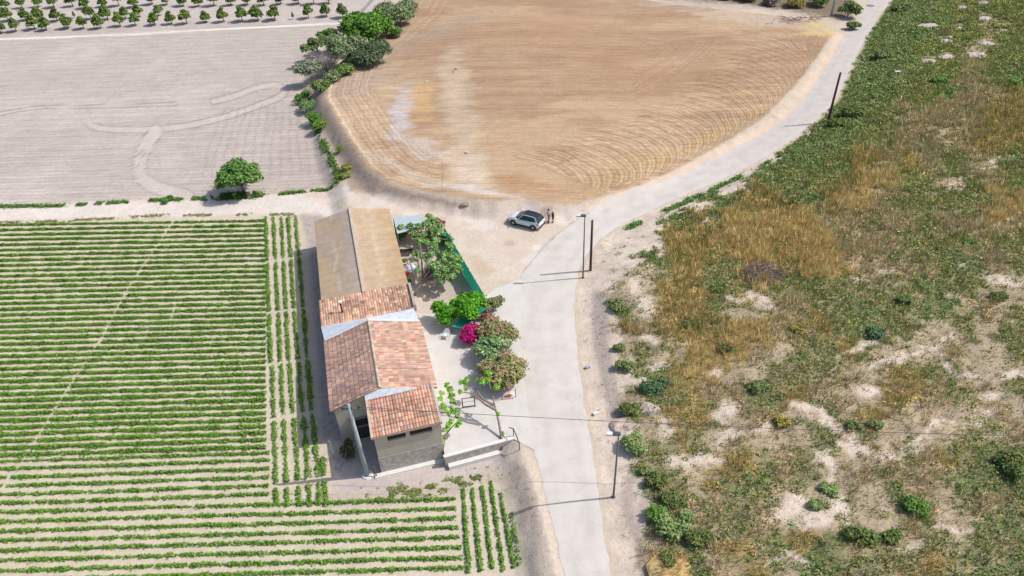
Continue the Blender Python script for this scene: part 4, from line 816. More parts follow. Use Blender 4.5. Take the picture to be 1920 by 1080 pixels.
for i,(a,b,r1,r2) in enumerate(ROCKS):
    p=G(a,b+r2*.4); s=CF*.75/(p[1]+10)/1.0; rx=r1/ (CF/ math.hypot(p[1],45))*.95
    o=rock((p[0],p[1],p[2]-.12),rx*.8,rx*.6,min(.5,.2+rx*.15),'%s among green upper weeds'%RL_[i],M_rock,100+i)
    rng=np.random.default_rng(i)
    for q in range(1):
        rock((p[0]+rng.normal()*rx*.8,p[1]+rng.normal()*rx*.6,p[2]),rx*.3,rx*.25,rx*.18,'loose stone beside the %s'%RL_[i],M_rock,200+10*i+q)
# bare pale mounds of earth near the lamp
M_mound=mat('pale_earth',alb((206,186,172)),.95,nz=.3,ns=3,bump=.8)
for a,b,r,lb in ((1172,795,1.35,'low rounded mound of pale earth beside the round feathery shrub'),(1222,765,1.0,'small pale earth mound above the round shrub'),(1275,1075,2.0,'bare yellow earth mound at the bottom edge')):
    p=G(a,b); rock((p[0],p[1],p[2]-.25),r,r*.8,.5,lb,M_mound if r<1.9 else mat('yellow_earth',alb((222,190,130)),.95,nz=.2,ns=3,bump=.5),int(a),group=None,name='earth_mound')['category']='earth mound'
# ================================================================== POLES, LAMPS, CABLES
def street_lamp(px,py,top,label):
    b=G(px,py); h=hgt(b,top); t=empty('street_lamp',b,label,'street lamp','street lamps along the road')
    mb=MB(); mb.tube([(0,0,0),(0,0,h*.5),(0,0,h-.15)],[.085,.07,.05],10); mb.build('post',M_grey,t,smooth=True)
    mb=MB(); mb.tube([(0,0,-.02),(0,0,.02)],[.17,.17],12); mb.build('base_plate',M_grey,t)
    mb=MB(); mb.tube([(.0,0,h-.15),(-.12,0,h-.02),(-.42,0,h+.02)],[.05,.045,.04],8); mb.build('bracket',M_grey,t)
    mb=MB(); mb.prism([(-.42,-.13),(-.2,-.15),(.12,-.12),(.12,.12),(-.2,.15),(-.42,.13)],h-.02,h+.12); hd=mb.build('lamp_head',mat('lamp_dark',alb((84,92,104)),.5),t)
    mb=MB(); mb.prism([(-.86,-.1),(-.66,-.15),(-.42,-.13),(-.42,.13),(-.66,.15),(-.86,.1)],h-.04,h+.12); mb.build('lamp_cover',mat('lamp_white',alb((235,238,242)),.4),hd)
    t.rotation_euler=(0,0,R_(-3)); return t
street_lamp(1093,521,405,'grey street lamp with white head beside the wooden pole at the road bend')
street_lamp(1150,932,814,'grey street lamp in front of the round feathery shrub on the lower verge')
def wood_pole(px,py,top,label,r=.13,m=M_wood,seg=10):
    b=G(px,py); h=hgt(b,top); o=MB().tube([(0,0,-.3),(0,0,h*.5),(0,0,h)],[r*1.1,r,r*.85],seg).build('wooden_pole',m,None,b,smooth=True); tag(o,label,'pole'); return b,h
wood_pole(1107,507,413,'bare dark wooden pole without wires right behind the street lamp')
wood_pole(1552,229,136,'dark wooden pole rising out of the bushes beside the upper road',r=.16)
b=G(1558,30); o=MB().tube([(0,0,-.2),(0,0,4.5),(0,0,9)],[.22,.19,.15],10).build('concrete_pole',M_conc,None,b,smooth=True); tag(o,'pale blue grey concrete pole cut by the top edge beside the road','pole')
ub=G(689,891); uh=hgt(ub,758); t=empty('utility_pole',ub,'thick pale concrete utility pole standing in front of the farmhouse gable','utility pole')
MB().tube([(0,0,-.3),(0,0,uh*.5),(0,0,uh)],[.2,.165,.11],10).build('post',M_conc,t,smooth=True)
MB().tube([(0,0,-.02),(0,0,.12)],[.5,.42],10).build('footing',M_white,t)
mb=MB(); mb.box(-.55,.75,-.05,.05,uh-.55,uh-.45); mb.build('crossarm',M_grey,t)
for dx in (-.5,.1,.7):
    MB().tube([(dx,0,uh-.45),(dx,0,uh-.38),(dx,0,uh-.3)],[.05,.07,.03],8).build('insulator',M_dark,t)
def cable(a,b,sag,label,r=.022,n=14):
    a,b=np.array(a,float),np.array(b,float); pts=[]
    for i in range(n+1):
        s=i/n; p_=a*(1-s)+b*s; p_[2]-=4*sag*s*(1-s); pts.append(p_)
    o=MB().tube(pts,r,5).build('cable',mat('cable_grey',alb((92,92,98))),None); tag(o,label,'cable','overhead cables')
top=np.array([ub[0],ub[1],ub[2]+uh-.35])
e=P(2100,822,6.0); cable(top+[.7,0,0],e,.45,'thin overhead cable crossing the road to the right edge',r=.02)
hp_=hw(-37.6,2.3); cable(top+[.1,0,0],(hp_[0],hp_[1],3.62),.15,'short service cable from the concrete pole across the annex roof',r=.018)
hp_=hw(-37.0,1.0); cable((top[0]-.05,top[1],top[2]-.9),(hw(-40.6,-5.0)[0],hw(-40.6,-5.0)[1],.4),.05,'slack cable running down from the pole to the farmhouse wall',r=.012)
# ================================================================== GARDEN
# green mesh fence
def mesh_fence():
    pts=[G(797,409),G(834,452),G(863,503),G(886,543),G(907,579)]; t=empty('mesh_fence',pts[1],'tall teal green shade cloth fence round the garden beside the parking area','fence'); o0=pts[1]
    mb=MB(); vs=[];n=40
    line=np.array(pts[1:]); d=np.r_[0,np.cumsum(np.linalg.norm(np.diff(line[:,:2],axis=0),axis=1))]
    vs=[];fs=[];cs=[]
    for side in (0,1):
        for i in range(n+1):
            s=d[-1]*i/n; x=np.interp(s,d,line[:,0]);y_=np.interp(s,d,line[:,1]); w_=.05*math.sin(s*2.1)+.03*math.sin(s*5.3)
            for k in range(4):
                z=2.15*k/3*(1-.02*math.sin(s*3)); vs.append((x-o0[0]+w_*(math.sin(math.pi*k/3)+.1)+side*.015,y_-o0[1]+side*.012,z)); c=alb((96,222,200))*(.92+.16*vn(np.array(s*.7),np.array(k*1.)));cs.append(c)
    for side in (0,1):
        b0=side*(n+1)*4
        for i in range(n):
            for k in range(3): f=(b0+i*4+k,b0+(i+1)*4+k,b0+(i+1)*4+k+1,b0+i*4+k+1); fs.append(f if side==0 else f[::-1])
    raw('shade_cloth',vs,fs,mat('shade_cloth',W3,.8,col=True,nz=.1,transl=.45),cols=np.array(cs),parent=t)
    for i in range(7):
        s=d[-1]*i/6; x=np.interp(s,d,line[:,0])-o0[0]; y_=np.interp(s,d,line[:,1])-o0[1]; MB().tube([(x+.05,y_+.04,-.1),(x+.05,y_+.04,2.2)],.03,6).build('post',M_grey,t)
mesh_fence()
M_fr=mat('shelter_sheet',alb((190,204,206)),.6,nz=.08,ns=2)
c=G(768,432); t=empty('garden_shelter',c,'low lean-to with pale blue grey sheet roof behind the garden','shelter')
cs=[P(737,408,2.1),P(791,402,2.1),P(797,424,1.9),P(745,438,1.9)]
mb=MB(); mb.slab(*[q-c for q in (cs[3],cs[2],cs[1],cs[0])],.05); mb.build('roof',M_fr,t)
for q in cs: MB().tube([(q[0]-c[0],q[1]-c[1],0),(q[0]-c[0],q[1]-c[1],q[2]-c[2]-.05)],.05,6).build('post',M_grey,t)
a,b_=cs[0],cs[1]; mb=MB(); mb.add([(a-c)*[1,1,0]+[0,0,0],(b_-c)*[1,1,0],(b_-c)-[0,0,.1],(a-c)-[0,0,.1],(a-c)*[1,1,0]+[0,.06,0],(b_-c)*[1,1,0]+[0,.06,0],(b_-c)+[0,.06,-.1],(a-c)+[0,.06,-.1]],[(0,1,2,3),(7,6,5,4)]); mb.build('back_wall',M_plaster,t)
def patchy_tree(name,base,blobs,label,cat,pal_,dens=60,size=.2,tr=.09,zb=None,seed=1):
    """tree with explicit leaf tufts given as (px,py,z,r)"""
    rng=np.random.default_rng(seed); p=G(*base); t=empty(name,p,label,cat); subs=[]
    for (a,b,z,r) in blobs:
        q=P(a,b,z+p[2]); rm=1.12 if name=='fig_tree' else 1.; subs.append((q[0]-p[0],q[1]-p[1],z,r*rm))
    if name=='fig_tree':
        sb=list(subs)
        for i in range(len(sb)):
            u_,v_=sb[rng.integers(len(sb))],sb[rng.integers(len(sb))]; subs.append(tuple(.62*u_[j]+.38*v_[j]+(rng.normal()*.12 if j<3 else 0) for j in range(3))+(.26,))
    n=int(sum(dens*(s[3]/.4)**2 for s in subs)); V,F,c=bush_mesh(subs,n,size,pal_,rng,shell=.15); raw('crown',V,F,M_leaf,cols=c,parent=t)
    return t,subs,p
FG=[(104,146,70),(90,130,58),(120,158,84),(142,166,112)]
def limbs(t,paths,r0,name='trunk'):
    mb=MB()
    for pth in paths:
        n=len(pth)-1; rr=[r0*pth[0][3]*(1-i/n)+r0*pth[-1][3]*(i/n) for i in range(n+1)] if len(pth[0])>3 else [r0*(1-.75*i/n) for i in range(n+1)]
        mb.tube([q[:3] for q in pth],rr,7)
    return mb.build(name,M_bark,t,smooth=True)
def fig(base,blobs,label,seed,r0=.13,dens=60,size=.22):
    t,subs,p=patchy_tree('fig_tree',base,blobs,label,'tree',FG,dens=dens,size=size,seed=seed); c=np.mean([s[:3] for s in subs],0)
    limbs(t,[[(0,0,-.1),(c[0]*.12,c[1]*.12,.6),(c[0]*.35,c[1]*.35,1.1)]]+[[(c[0]*.35,c[1]*.35,1.05),((s[0]+c[0]*.35)/2,(s[1]+c[1]*.35)/2,(1.1+s[2])/2+.25),(s[0],s[1],s[2])] for s in subs],r0)
rr_=np.random.default_rng(8)
fig((776,555),[(815,498,2.6,.55),(828,482,2.7,.6),(845,480,2.7,.6),(852,500,2.5,.55),(835,505,2.5,.5),(820,515,2.3,.5),(838,520,2.2,.45),(858,488,2.5,.5),(805,478,2.6,.45),(780,475,2.4,.45),(788,452,2.6,.4),(842,462,2.7,.5),(812,462,2.7,.5),(860,507,2.4,.4),(826,530,2.0,.35),(783,508,1.7,.3),(848,520,2.2,.4)],'sparse leafed fig tree with pale branches in the walled garden, nearest the teal fence',31,dens=70)
fig((800,470),[(785,425,2.3,.42),(800,420,2.4,.5),(815,415,2.4,.5),(770,422,2.2,.35),(752,427,2.0,.35),(790,440,2.2,.45),(812,432,2.3,.45),(826,425,2.3,.4),(775,440,2.1,.4),(800,455,2.1,.45),(818,450,2.0,.45),(830,440,2.1,.35),(803,405,2.3,.3),(845,450,1.8,.3)],'leafy fig tree in the far corner of the garden by the lean-to roof',32,dens=75)
shrub(826,428,.7,1.5,[(170,92,112),(150,80,100),(120,120,70)],'small purple pink flowering bush in the far garden corner',name='flowering_bush',cat='flowering bush',n=600,size=.11)
shrub(812,452,1.1,1.1,[(110,84,70),(124,96,80),(96,110,60)],'brownish half dry bush under the far fig tree',n=800,size=.14)
shrub(835,455,.8,1.2,[(110,150,50),(96,136,44)],'yellow green climber against the teal fence',n=600,size=.14)
shrub(752,452,.8,1.3,[(64,124,62),(90,140,52)],'green bush beside the barn wall at the far end of the garden',n=700,size=.15)
shrub(766,535,.45,1.0,[(60,120,40),(76,134,46)],'narrow green bush against the barn wall',n=420,size=.13)
shrub(765,522,.25,1.5,[(206,50,80),(220,70,96)],'small red flowering plant against the barn wall',name='flowering_plant',cat='flowering plant',n=160,size=.1)
tree('orange_tree',832,607,'smaller bright green round citrus tree left of its larger neighbour','tree',1.3,2.0,.6,BG,4600,.17,k=18,seed=41,trunk_r=.08,cr=.42)
tree('orange_tree',878,600,'larger bright green round citrus tree beside the teal fence end','tree',1.75,2.5,.6,BG,7500,.17,k=24,seed=42,trunk_r=.1,cr=.4)
shrub(880,638,1.25,1.7,[(196,24,120),(178,18,104),(214,50,140),(150,14,88)],'vivid magenta bougainvillea at the edge of the concrete court','bougainvillea','flowering bush',n=4200,size=.14,k=16)
OL=[(124,146,88),(110,134,76),(144,156,100),(206,124,116),(132,150,90),(156,158,108),(192,142,126),(104,134,72)]
tree('oleander',937,640,'upper pinkish oleander bush between bougainvillea and road','flowering bush',1.75,2.6,.1,OL,6500,.17,k=22,seed=43,trunk_r=.06,cr=.42,branches=8)
tree('oleander',944,718,'lower larger pinkish oleander bush at the road corner of the court','flowering bush',1.95,2.9,.1,OL,8500,.17,k=26,seed=44,trunk_r=.06,cr=.42,branches=8)
tree('oleander',928,672,'white flowered green oleander between the two pinkish ones','flowering bush',1.75,2.5,.1,[(110,148,84),(96,136,72),(176,190,150),(130,160,104)],3600,.16,k=14,seed=45,trunk_r=.05,cr=.4)
tree('oleander',925,583,'small green oleander with dry tips at the end of the teal fence','flowering bush',1.15,2.1,.1,[(110,134,76),(124,138,88),(150,140,104)],2400,.15,k=12,seed=46,trunk_r=.05)
shrub(906,600,.8,1.2,[(168,118,108),(140,104,92)],'dull reddish dry bush behind the bougainvillea',n=700,size=.13)
# shade cloth thrown over the court corner
c=G(862,615); t=empty('shade_awning',c,'sagging dark teal shade cloth between citrus trees and bougainvillea','awning'); mb=MB(); n=8; vs=[];fs=[]
q0,q1,q2,q3=[P(a,b,z)-c for a,b,z in ((846,612,.9),(868,616,.8),(912,578,1.7),(888,574,1.6))]
for i in range(n+1):
    for j in range(n+1):
        s,u=i/n,j/n; p_=(q0*(1-s)+q1*s)*(1-u)+(q3*(1-s)+q2*s)*u; vs.append((p_[0],p_[1],p_[2]-.35*math.sin(math.pi*s)*math.sin(math.pi*u)))
for i in range(n):
    for j in range(n): fs.append((i*(n+1)+j,(i+1)*(n+1)+j,(i+1)*(n+1)+j+1,i*(n+1)+j+1))
k0=len(vs); vs+= [(a,b,z-.02) for a,b,z in vs]; fs+=[tuple(k0+q for q in f[::-1]) for f in fs]
raw('cloth',vs,fs,mat('awning_teal',alb((70,190,160)),.8,transl=.3),parent=t)
for q in (q0,q1,q2,q3): MB().tube([(q[0],q[1],0),(q[0],q[1],q[2])],.03,6).build('post',M_grey,t)
# mulberries at the south edge of the court
MG=[(116,168,56),(104,154,48),(132,182,70),(150,190,90)]
t,subs,p=patchy_tree('mulberry_tree',(940,845),[(914,700,4.0,.30),(905,716,3.9,.36),(914,712,4.0,.3),(873,717,3.6,.30),(931,726,3.8,.3),(876,712,3.6,.25),(866,716,3.5,.3),(863,735,3.3,.25),(874,730,3.3,.2),(934,776,2.2,.2),(893,712,3.7,.2),(943,812,.9,.15)],'pollarded mulberry with long bare leaning trunk at the court corner, few green tufts','tree',MG,dens=85,size=.16,seed=51)
def wl(a,b,z): q=P(a,b,z+p[2])-p; return (q[0],q[1],z)
limbs(t,[[wl(940,843,0),wl(941,825,.7),wl(935,790,1.7),wl(928,762,2.5),wl(921,735,3.3),wl(916,712,3.95)],[wl(929,768,2.4),wl(910,758,2.7),wl(895,745,3.0),wl(880,737,3.2),wl(866,735,3.3)],[wl(926,760,2.5),wl(905,748,2.9),wl(892,730,3.3),wl(876,720,3.5)],[wl(921,735,3.3),wl(928,728,3.7)],[wl(916,715,3.9),wl(905,714,3.9)]],.13)
t,subs,p=patchy_tree('mulberry_tree',(836,862),[(828,738,3.6,.28),(826,748,3.5,.26),(838,722,3.8,.3),(844,730,3.7,.32),(847,742,3.5,.32),(851,754,3.2,.3),(848,768,3.0,.28),(840,775,2.9,.28),(834,766,3.1,.3),(858,780,2.7,.25),(862,792,2.5,.3),(856,798,2.4,.25),(842,796,2.5,.3),(838,804,2.3,.26),(850,772,2.9,.25),(846,790,2.6,.25),(826,828,1.5,.28),(830,822,1.6,.25),(830,840,1.0,.22),(834,850,.7,.2),(830,760,3.3,.22),(856,768,3.0,.22)],'climbing mulberry with bright green tufts beside the annex corner','tree',MG,dens=80,size=.16,seed=52)
limbs(t,[[wl(836,860,0),wl(831,842,1.0),wl(835,822,1.7),wl(841,800,2.4),wl(845,770,3.0),wl(843,735,3.6)],[wl(838,812,2.0),wl(850,798,2.4),wl(860,788,2.6)],[wl(843,782,2.8),wl(833,765,3.1),wl(828,745,3.5)],[wl(845,770,3.0),wl(852,755,3.2)]],.07)
# plant in the shaded forecourt
shrub(652,852,.85,1.7,[(66,88,50),(84,108,58),(54,74,46),(150,110,100)],'dark rose bush in the shade of the forecourt beside the concrete pole',n=1300,size=.15)
# gate frame, handrail, chair, walls
p=G(878,765); t=empty('garden_gate',p,'black open gate frame standing on the court between the two mulberries','gate')
def fr(pts,r=.035): return [tuple(P(a,b,z)-p) for a,b,z in pts]
g0,g1=P(868,765,0.04)-p,P(891,762,0.04)-p; hh=1.15
for q in (g0,g1): MB().tube([q,q+[0,0,hh]],.045,6).build('post',M_black,t)
mb=MB(); mb.tube([g0+[0,0,.12],g1+[0,0,.12]],.035,6); mb.build('rail',M_black,t); mb=MB(); mb.tube([g0+[0,0,hh],g1+[0,0,hh]],.035,6); mb.build('rail',M_black,t); mb=MB(); mb.tube([g0+[0,0,.7],g1+[0,0,.7]],.025,6); mb.build('rail',mat('rail_pale',alb((220,224,228))),t)
p=G(972,845); t=empty('handrail',p,'black curved metal handrail at the south corner of the court','handrail')
a,b_,c=P(974,843,0)-p,P(963,818,0)-p,P(955,815,0)-p
mb=MB(); mb.tube([a,a+[0,0,.8],(a+b_)/2+[0,0,1.0],b_+[0,0,.95],c+[0,0,.9]],.04,7); mb.build('top_rail',M_black,t); mb=MB(); mb.tube([b_+[0,0,0],b_+[0,0,.95]],.035,6); mb.build('post',M_black,t)
# retaining wall under the court with cap and foot strip
t=empty('retaining_wall',tuple(P(834,856,0)),'grey retaining wall with whitewashed cap along the south edge of the court','wall'); o0=np.array(P(834,856,0)); 
A,B=P(833,857,0)[:2],P(960,823,0)[:2]; dv=(B-A)/np.linalg.norm(B-A); nv=np.array([dv[1],-dv[0]])
def strip(nm,off0,off1,z0,z1,m,a0=0.,a1=0.):
    mb=MB(); q=[A+dv*a0+nv*off0-o0[:2],B+dv*a1+nv*off0-o0[:2],B+dv*a1+nv*off1-o0[:2],A+dv*a0+nv*off1-o0[:2]]; mb.prism([tuple(x) for x in q],z0,z1); return mb.build(nm,m,t)
strip('wall_face',-.0,.16,-1.4,.05,M_stone); strip('cap',-.12,.17,.05,.16,M_white,-.05,.05); strip('foot_strip',.16,.55,-1.4,-.72,M_white,.2,-1.0)
# plastic chair
p=G(838,634); t=empty('plastic_chair',p,'white plastic garden chair on the court beside the bougainvillea','chair',rz=R_(-100)); M_pl=mat('white_plastic',alb((236,240,246)),.4)
mb=MB(); mb.box(-.24,.24,-.24,.24,.42,.46); mb.build('seat',M_pl,t)
mb=MB(); mb.add([(-.26,-.2,.46),(-.26,.2,.46),(-.38,.22,.8),(-.40,.12,.92),(-.40,-.12,.92),(-.38,-.22,.8),(-.23,-.2,.46),(-.23,.2,.46),(-.35,.22,.8),(-.37,.12,.92),(-.37,-.12,.92),(-.35,-.22,.8)],[(0,1,2,3,4,5),(11,10,9,8,7,6)]+[(i,i+6,(i+1)%6+6,(i+1)%6) for i in range(6)]); mb.build('backrest',M_pl,t)
for s1 in (-1,1):
    for s2 in (-1,1): MB().tube([(s1*.22,s2*.22,.44),(s1*.27,s2*.26,0)],[.03,.022],6).build('leg',M_pl,t)
    MB().tube([(-.33,s1*.24,.66),(.1,s1*.27,.66),(.22,s1*.25,.44)],.025,6).build('armrest',M_pl,t)
# small white table and pots in the garden
p=G(772,512); t=empty('garden_table',p,'white oval table under the near fig tree','table'); MB().tube([(0,0,.68),(0,0,.73)],[.75,.75],16).build('table_top',M_pl,t)
for a in (.8,2.3,3.9,5.4): MB().tube([(.5*math.cos(a),.5*math.sin(a),0),(.42*math.cos(a),.42*math.sin(a),.68)],.03,6).build('leg',M_pl,t)
p=G(760,496); t=empty('planter',p,'round pale planter with yellow green plant by the barn wall','planter'); MB().tube([(0,0,0),(0,0,.45)],[.38,.5],14).build('pot',mat('pot_pale',alb((220,206,190))),t)
V,F,c=bush_mesh([(0,0,.55,.3)],120,.12,[(140,130,50),(110,120,40)],np.random.default_rng(2)); raw('foliage',V,F,M_leaf,cols=c,parent=t)
p=G(954,746); t=empty('corner_planter',p,'pale corner planter with terracotta pieces beside the lower oleander','planter'); mb=MB(); mb.prism([(-.55,-.25),(.42,-.2),(.4,.55)],.03,.3); mb.build('kerb',M_white,t); mb=MB(); mb.prism([(-.4,-.2),(.1,-.22),(.28,-.1),(.1,.05),(-.3,-.05)],.3,.45); mb.build('terracotta_tile',mat('terracotta',alb((184,96,74)),.9),t)
p=G(967,745); o=MB().tube([(0,0,0),(0,0,1.1)],.04,6).build('fence_post',M_grey,None,p); tag(o,'short thin metal post at the corner planter by the road','post')
c=G(762,478); t=empty('garden_bench',c,'dark garden seat frame under a black cover between barn and fig trees','bench'); mb=MB(); mb.box(-.8,.8,-.3,.3,.55,.62); mb.build('cover',M_dark,t)
for s1 in (-.7,.7): MB().tube([(s1,.25,0),(s1,.25,.6)],.04,6).build('leg',M_grey,t)
# ================================================================== CAR
p=G(987,420); hd=math.atan2(69.566-68.207,.837-3.216); car=empty('parked_car',p,'white compact SUV with black roof parked on the earth yard','car',rz=hd)
M_body=mat('car_white',(.66,.69,.74),.28,nz=.02,spec=.5); M_glass=mat('car_glass',(.015,.022,.03),.12,nz=.02,spec=.6); M_tyre=mat('tyre',(.02,.02,.022),.8); M_rim=mat('rim',(.35,.36,.38),.4,metal=.6); M_blk=mat('car_black_roof',(.02,.026,.035),.25,spec=.6)
# stations along x (front +): x, half width low, half width belt, z sill, z belt
ST=[(-2.06,.62,.70,.42,.92),(-1.98,.78,.80,.34,1.0),(-1.6,.86,.85,.28,1.04),(-1.0,.88,.86,.25,1.03),(0,.88,.86,.25,1.0),(.8,.88,.86,.25,.98),(1.15,.87,.84,.25,.97),(1.6,.85,.78,.28,.92),(1.9,.78,.70,.32,.82),(2.05,.62,.58,.4,.70)]
vs=[];fs=[]
for x,wl_,wb,zs,zb in ST:
    vs+=[(x,-wl_*.9,zs),(x,-wl_,zs+.18),(x,-wl_*1.0,zb-.22),(x,-wb,zb-.04),(x,-wb*.7,zb+.02),(x,wb*.7,zb+.02),(x,wb,zb-.04),(x,wl_,zb-.22),(x,wl_,zs+.18),(x,wl_*.9,zs)]
n=10
for i in range(len(ST)-1):
    for k in range(n): fs.append((i*n+k,i*n+(k+1)%n,(i+1)*n+(k+1)%n,(i+1)*n+k))
fs+=[tuple(range(n-1,-1,-1)),tuple(range((len(ST)-1)*n,len(ST)*n))]
body=raw('body',vs,fs,M_body,parent=car,smooth=True)
G_=[(-2.0,.74,1.0),(-1.62,.58,1.43),(-1.1,.60,1.54),(-.3,.61,1.56),(.2,.57,1.49),(1.2,.74,.96)]
def gh(x0,x1,top,bot,inset,name,m,par):
    pass
vs=[(x,-w_,z) for x,w_,z in G_]+[(x,w_,z) for x,w_,z in G_]; belt=[(-1.9,-.80,.98),(.95,-.80,.95),(-1.9,.80,.98),(.95,.80,.95)]
vs+=belt
fs=[(1,7,6,0),(5,11,10,4),(1,2,3,4,5,13,12,0),(7,6,14,15,11,10,9,8)]
gl=raw('glasshouse',vs,fs,M_glass,parent=car)
vs=[(x,s_*(w_+.015),z+.02) for x,w_,z in G_[1:5] for s_ in (-1,1)]; vs+=[(x,y_*.98,z-.05) for x,y_,z in vs]; fs=[]
for i in range(3): a=i*2; fs.append((a,a+2,a+3,a+1)); fs.append((a,a+8,a+10,a+2)); fs.append((a+1,a+3,a+11,a+9))
fs+=[(0,1,9,8),(6,14,15,7)]
raw('roof',vs,fs,M_blk,parent=car)
for s_ in (-1,1):
    MB().tube([(-1.5,s_*.58,1.5),(-1.1,s_*.60,1.6),(-.1,s_*.60,1.6),(.2,s_*.57,1.52)],.035,6).build('roof_rail',M_body,car)
    for x0,x1,dx in ((-1.6,-1.38,.32),(.1,.17,-.5)): MB().add([(x0-dx,s_*.815,.98),(x1-dx+.06,s_*.815,.98),(x1+.02,s_*.615,1.5),(x0,s_*.615,1.5)],[(0,1,2,3)]).build('window_pillar',M_body,car)
    mb=MB(); mb.box(.78,.95,s_*.95-.09,s_*.95+.09,.98,1.12); mb.build('wing_mirror',M_body,car)
    for x in (-1.28,1.28):
        w_=MB().tube([(x,s_*.70,.335),(x,s_*.91,.335)],[.335,.335],18).build('wheel',M_tyre,car); MB().tube([(x,s_*.905,.335),(x,s_*.925,.335)],[.2,.19],12).build('rim',M_rim,w_)
        mb=MB(); 
        for k in range(9):
            a0=math.pi*k/8; mb.add([(x+.43*math.cos(a0),s_*.885,.335+.43*math.sin(a0)),(x+.36*math.cos(a0),s_*.895,.335+.36*math.sin(a0))],[])
        b0=0; mb.f=[(2*k,2*k+1,2*k+3,2*k+2) for k in range(8)]; mb.build('wheel_arch',M_tyre,car)
    mb=MB(); mb.box(-1.0,1.0,s_*.875-.02,s_*.875+.02,.22,.34); mb.build('side_skirt',M_tyre,car)
    mb=MB(); mb.prism([(-2.05,s_*.70),(-1.92,s_*.83),(-1.75,s_*.855),(-1.9,s_*.66)],.80,.94); mb.build('tail_light',mat('tail_red',(.35,.02,.06),.3,spec=.5),car)
    mb=MB(); mb.prism([(1.98,s_*.58),(1.84,s_*.76),(1.62,s_*.82),(1.8,s_*.55)],.70,.82); mb.build('headlight',mat('headlamp',(.5,.55,.6),.15,spec=.6),car)
mb=MB(); mb.box(-2.12,-1.95,-.7,.7,.32,.52); mb.build('bumper',M_tyre,car)
mb=MB(); mb.box(-2.13,-2.115,-.26,.26,.6,.72); mb.build('number_plate',M_pl,car)
mb=MB(); mb.box(1.98,2.1,-.66,.66,.34,.52); mb.build('bumper',M_tyre,car)
# ================================================================== PEOPLE
def person(px,py,rz,label,skin,top_c,leg_c,h,arm,hair_c,hat=False,shorts=True):
    p=G(px,py); t=empty('person',p,label,'person',rz=rz); s=h/1.75
    me=bpy.data.meshes.new('body'); vs=[];es=[];rs=[]
    def v(x,y_,z,r,par=None):
        vs.append((x*s,y_*s,z*s)); rs.append(r*s); 
        if par is not None: es.append((par,len(vs)-1))
        return len(vs)-1
    pel=v(0,0,.95,.14); w1=v(.02,0,1.12,.125,pel); ch=v(.03,0,1.32,.145,w1); nk=v(.02,0,1.47,.06,ch); hd1=v(.03,0,1.55,.075,nk); hd2=v(.04,0,1.62,.098,hd1); v(.03,0,1.70,.075,hd2)
    v(.145,0,1.60,.02,hd2)
    for sd in (-1,1):
        hp2=v(0,sd*.10,.90,.095,pel); kn=v(.04*sd+.02,sd*.12,.50,.062,hp2); an=v(.03*sd,sd*.12,.09,.042,kn); v(.03*sd+.15,sd*.14,.03,.034,an)
        sh=v(.02,sd*.19,1.40,.062,ch); el=v(.03+arm*.12,sd*.25,1.14,.043,sh); wr=v(.08+arm*.35,sd*.20,.95+arm*.12,.03,el); pm=v(.10+arm*.42,sd*.19,.88+arm*.12,.034,wr)
        for k in range(4): f1=v(.11+arm*.46,sd*(.215-.018*k),.83+arm*.11,.0095,pm); v(.125+arm*.49,sd*(.215-.018*k),.79+.006*abs(k-1.5)+arm*.11,.008,f1)
        f1=v(.14+arm*.42,sd*.165,.86+arm*.12,.01,pm); v(.16+arm*.43,sd*.155,.83+arm*.12,.009,f1)
    me.from_pydata(vs,es,[]); o=bpy.data.objects.new('body',me); link(o,t); sk=o.modifiers.new('skin','SKIN'); 
    for i,r in enumerate(rs): me.skin_vertices[0].data[i].radius=(r,r); 
    me.skin_vertices[0].data[0].use_root=True
    o.modifiers.new('sub','SUBSURF').levels=1; o.modifiers['sub'].render_levels=1; me.materials.append(mat('skin_'+skin,alb((204,160,132)),.6))
    def garment(name,rings,m):
        V=[];F=[];n=12
        for (x,y_,z,a,b) in rings:
            for k in range(n): th=6.2832*k/n; V.append(((x+a*math.cos(th))*s,(y_+b*math.sin(th))*s,z*s))
        for i in range(len(rings)-1):
            for k in range(n): F.append((i*n+k,i*n+(k+1)%n,(i+1)*n+(k+1)%n,(i+1)*n+k))
        F.append(tuple(range((len(rings)-1)*n,len(rings)*n))); return raw(name,V,F,m,parent=t,smooth=True)
    mt=mat('cloth_%d_%d'%(top_c[0],top_c[2]),alb(top_c),.9); ml=mat('cloth_%d_%d_l'%(leg_c[0],leg_c[2]),alb(leg_c),.9)
    garment('shirt',[(0,0,.88,.155,.19),(.02,0,1.1,.15,.17),(.03,0,1.3,.165,.20),(.03,0,1.42,.12,.20),(.02,0,1.47,.07,.08)],mt)
    for sd in (-1,1):
        garment('sleeve',[(.04+arm*.05,sd*.25,1.20,.065,.065),(.02,sd*.21,1.34,.08,.075),(.02,sd*.17,1.44,.06,.05)],mt)
        garment('trouser_leg',[(.03*sd*(.6 if shorts else 1),sd*.12,.55 if shorts else .1,.09 if shorts else .07,.09 if shorts else .07),(.01,sd*.10,.80,.105,.10),(0,sd*.08,.98,.13,.11)],ml)
        garment('shoe',[(.03*sd+.05,sd*.13,0,.13,.05),(.03*sd+.05,sd*.13,.05,.12,.05),(.03*sd,sd*.13,.09,.05,.045)],M_dark)
    garment('hat' if hat else 'hair',[(.01,0,1.58,.11,.115),(.02,0,1.68,.115,.115),(.03,0,1.76,.07,.07)],mat('hair_%d'%hair_c[0],alb(hair_c),.9))
    return t
person(1029,416,R_(175),'person in pale grey long clothes standing right behind the open rear of the white car','a',(176,178,188),(150,152,162),1.78,.9,(88,76,72),shorts=False)
person(1037,417,R_(170),'shorter person in black top with pale cap and bare legs, standing farther from the car','b',(46,40,48),(50,44,50),1.64,.6,(228,222,216),hat=True)
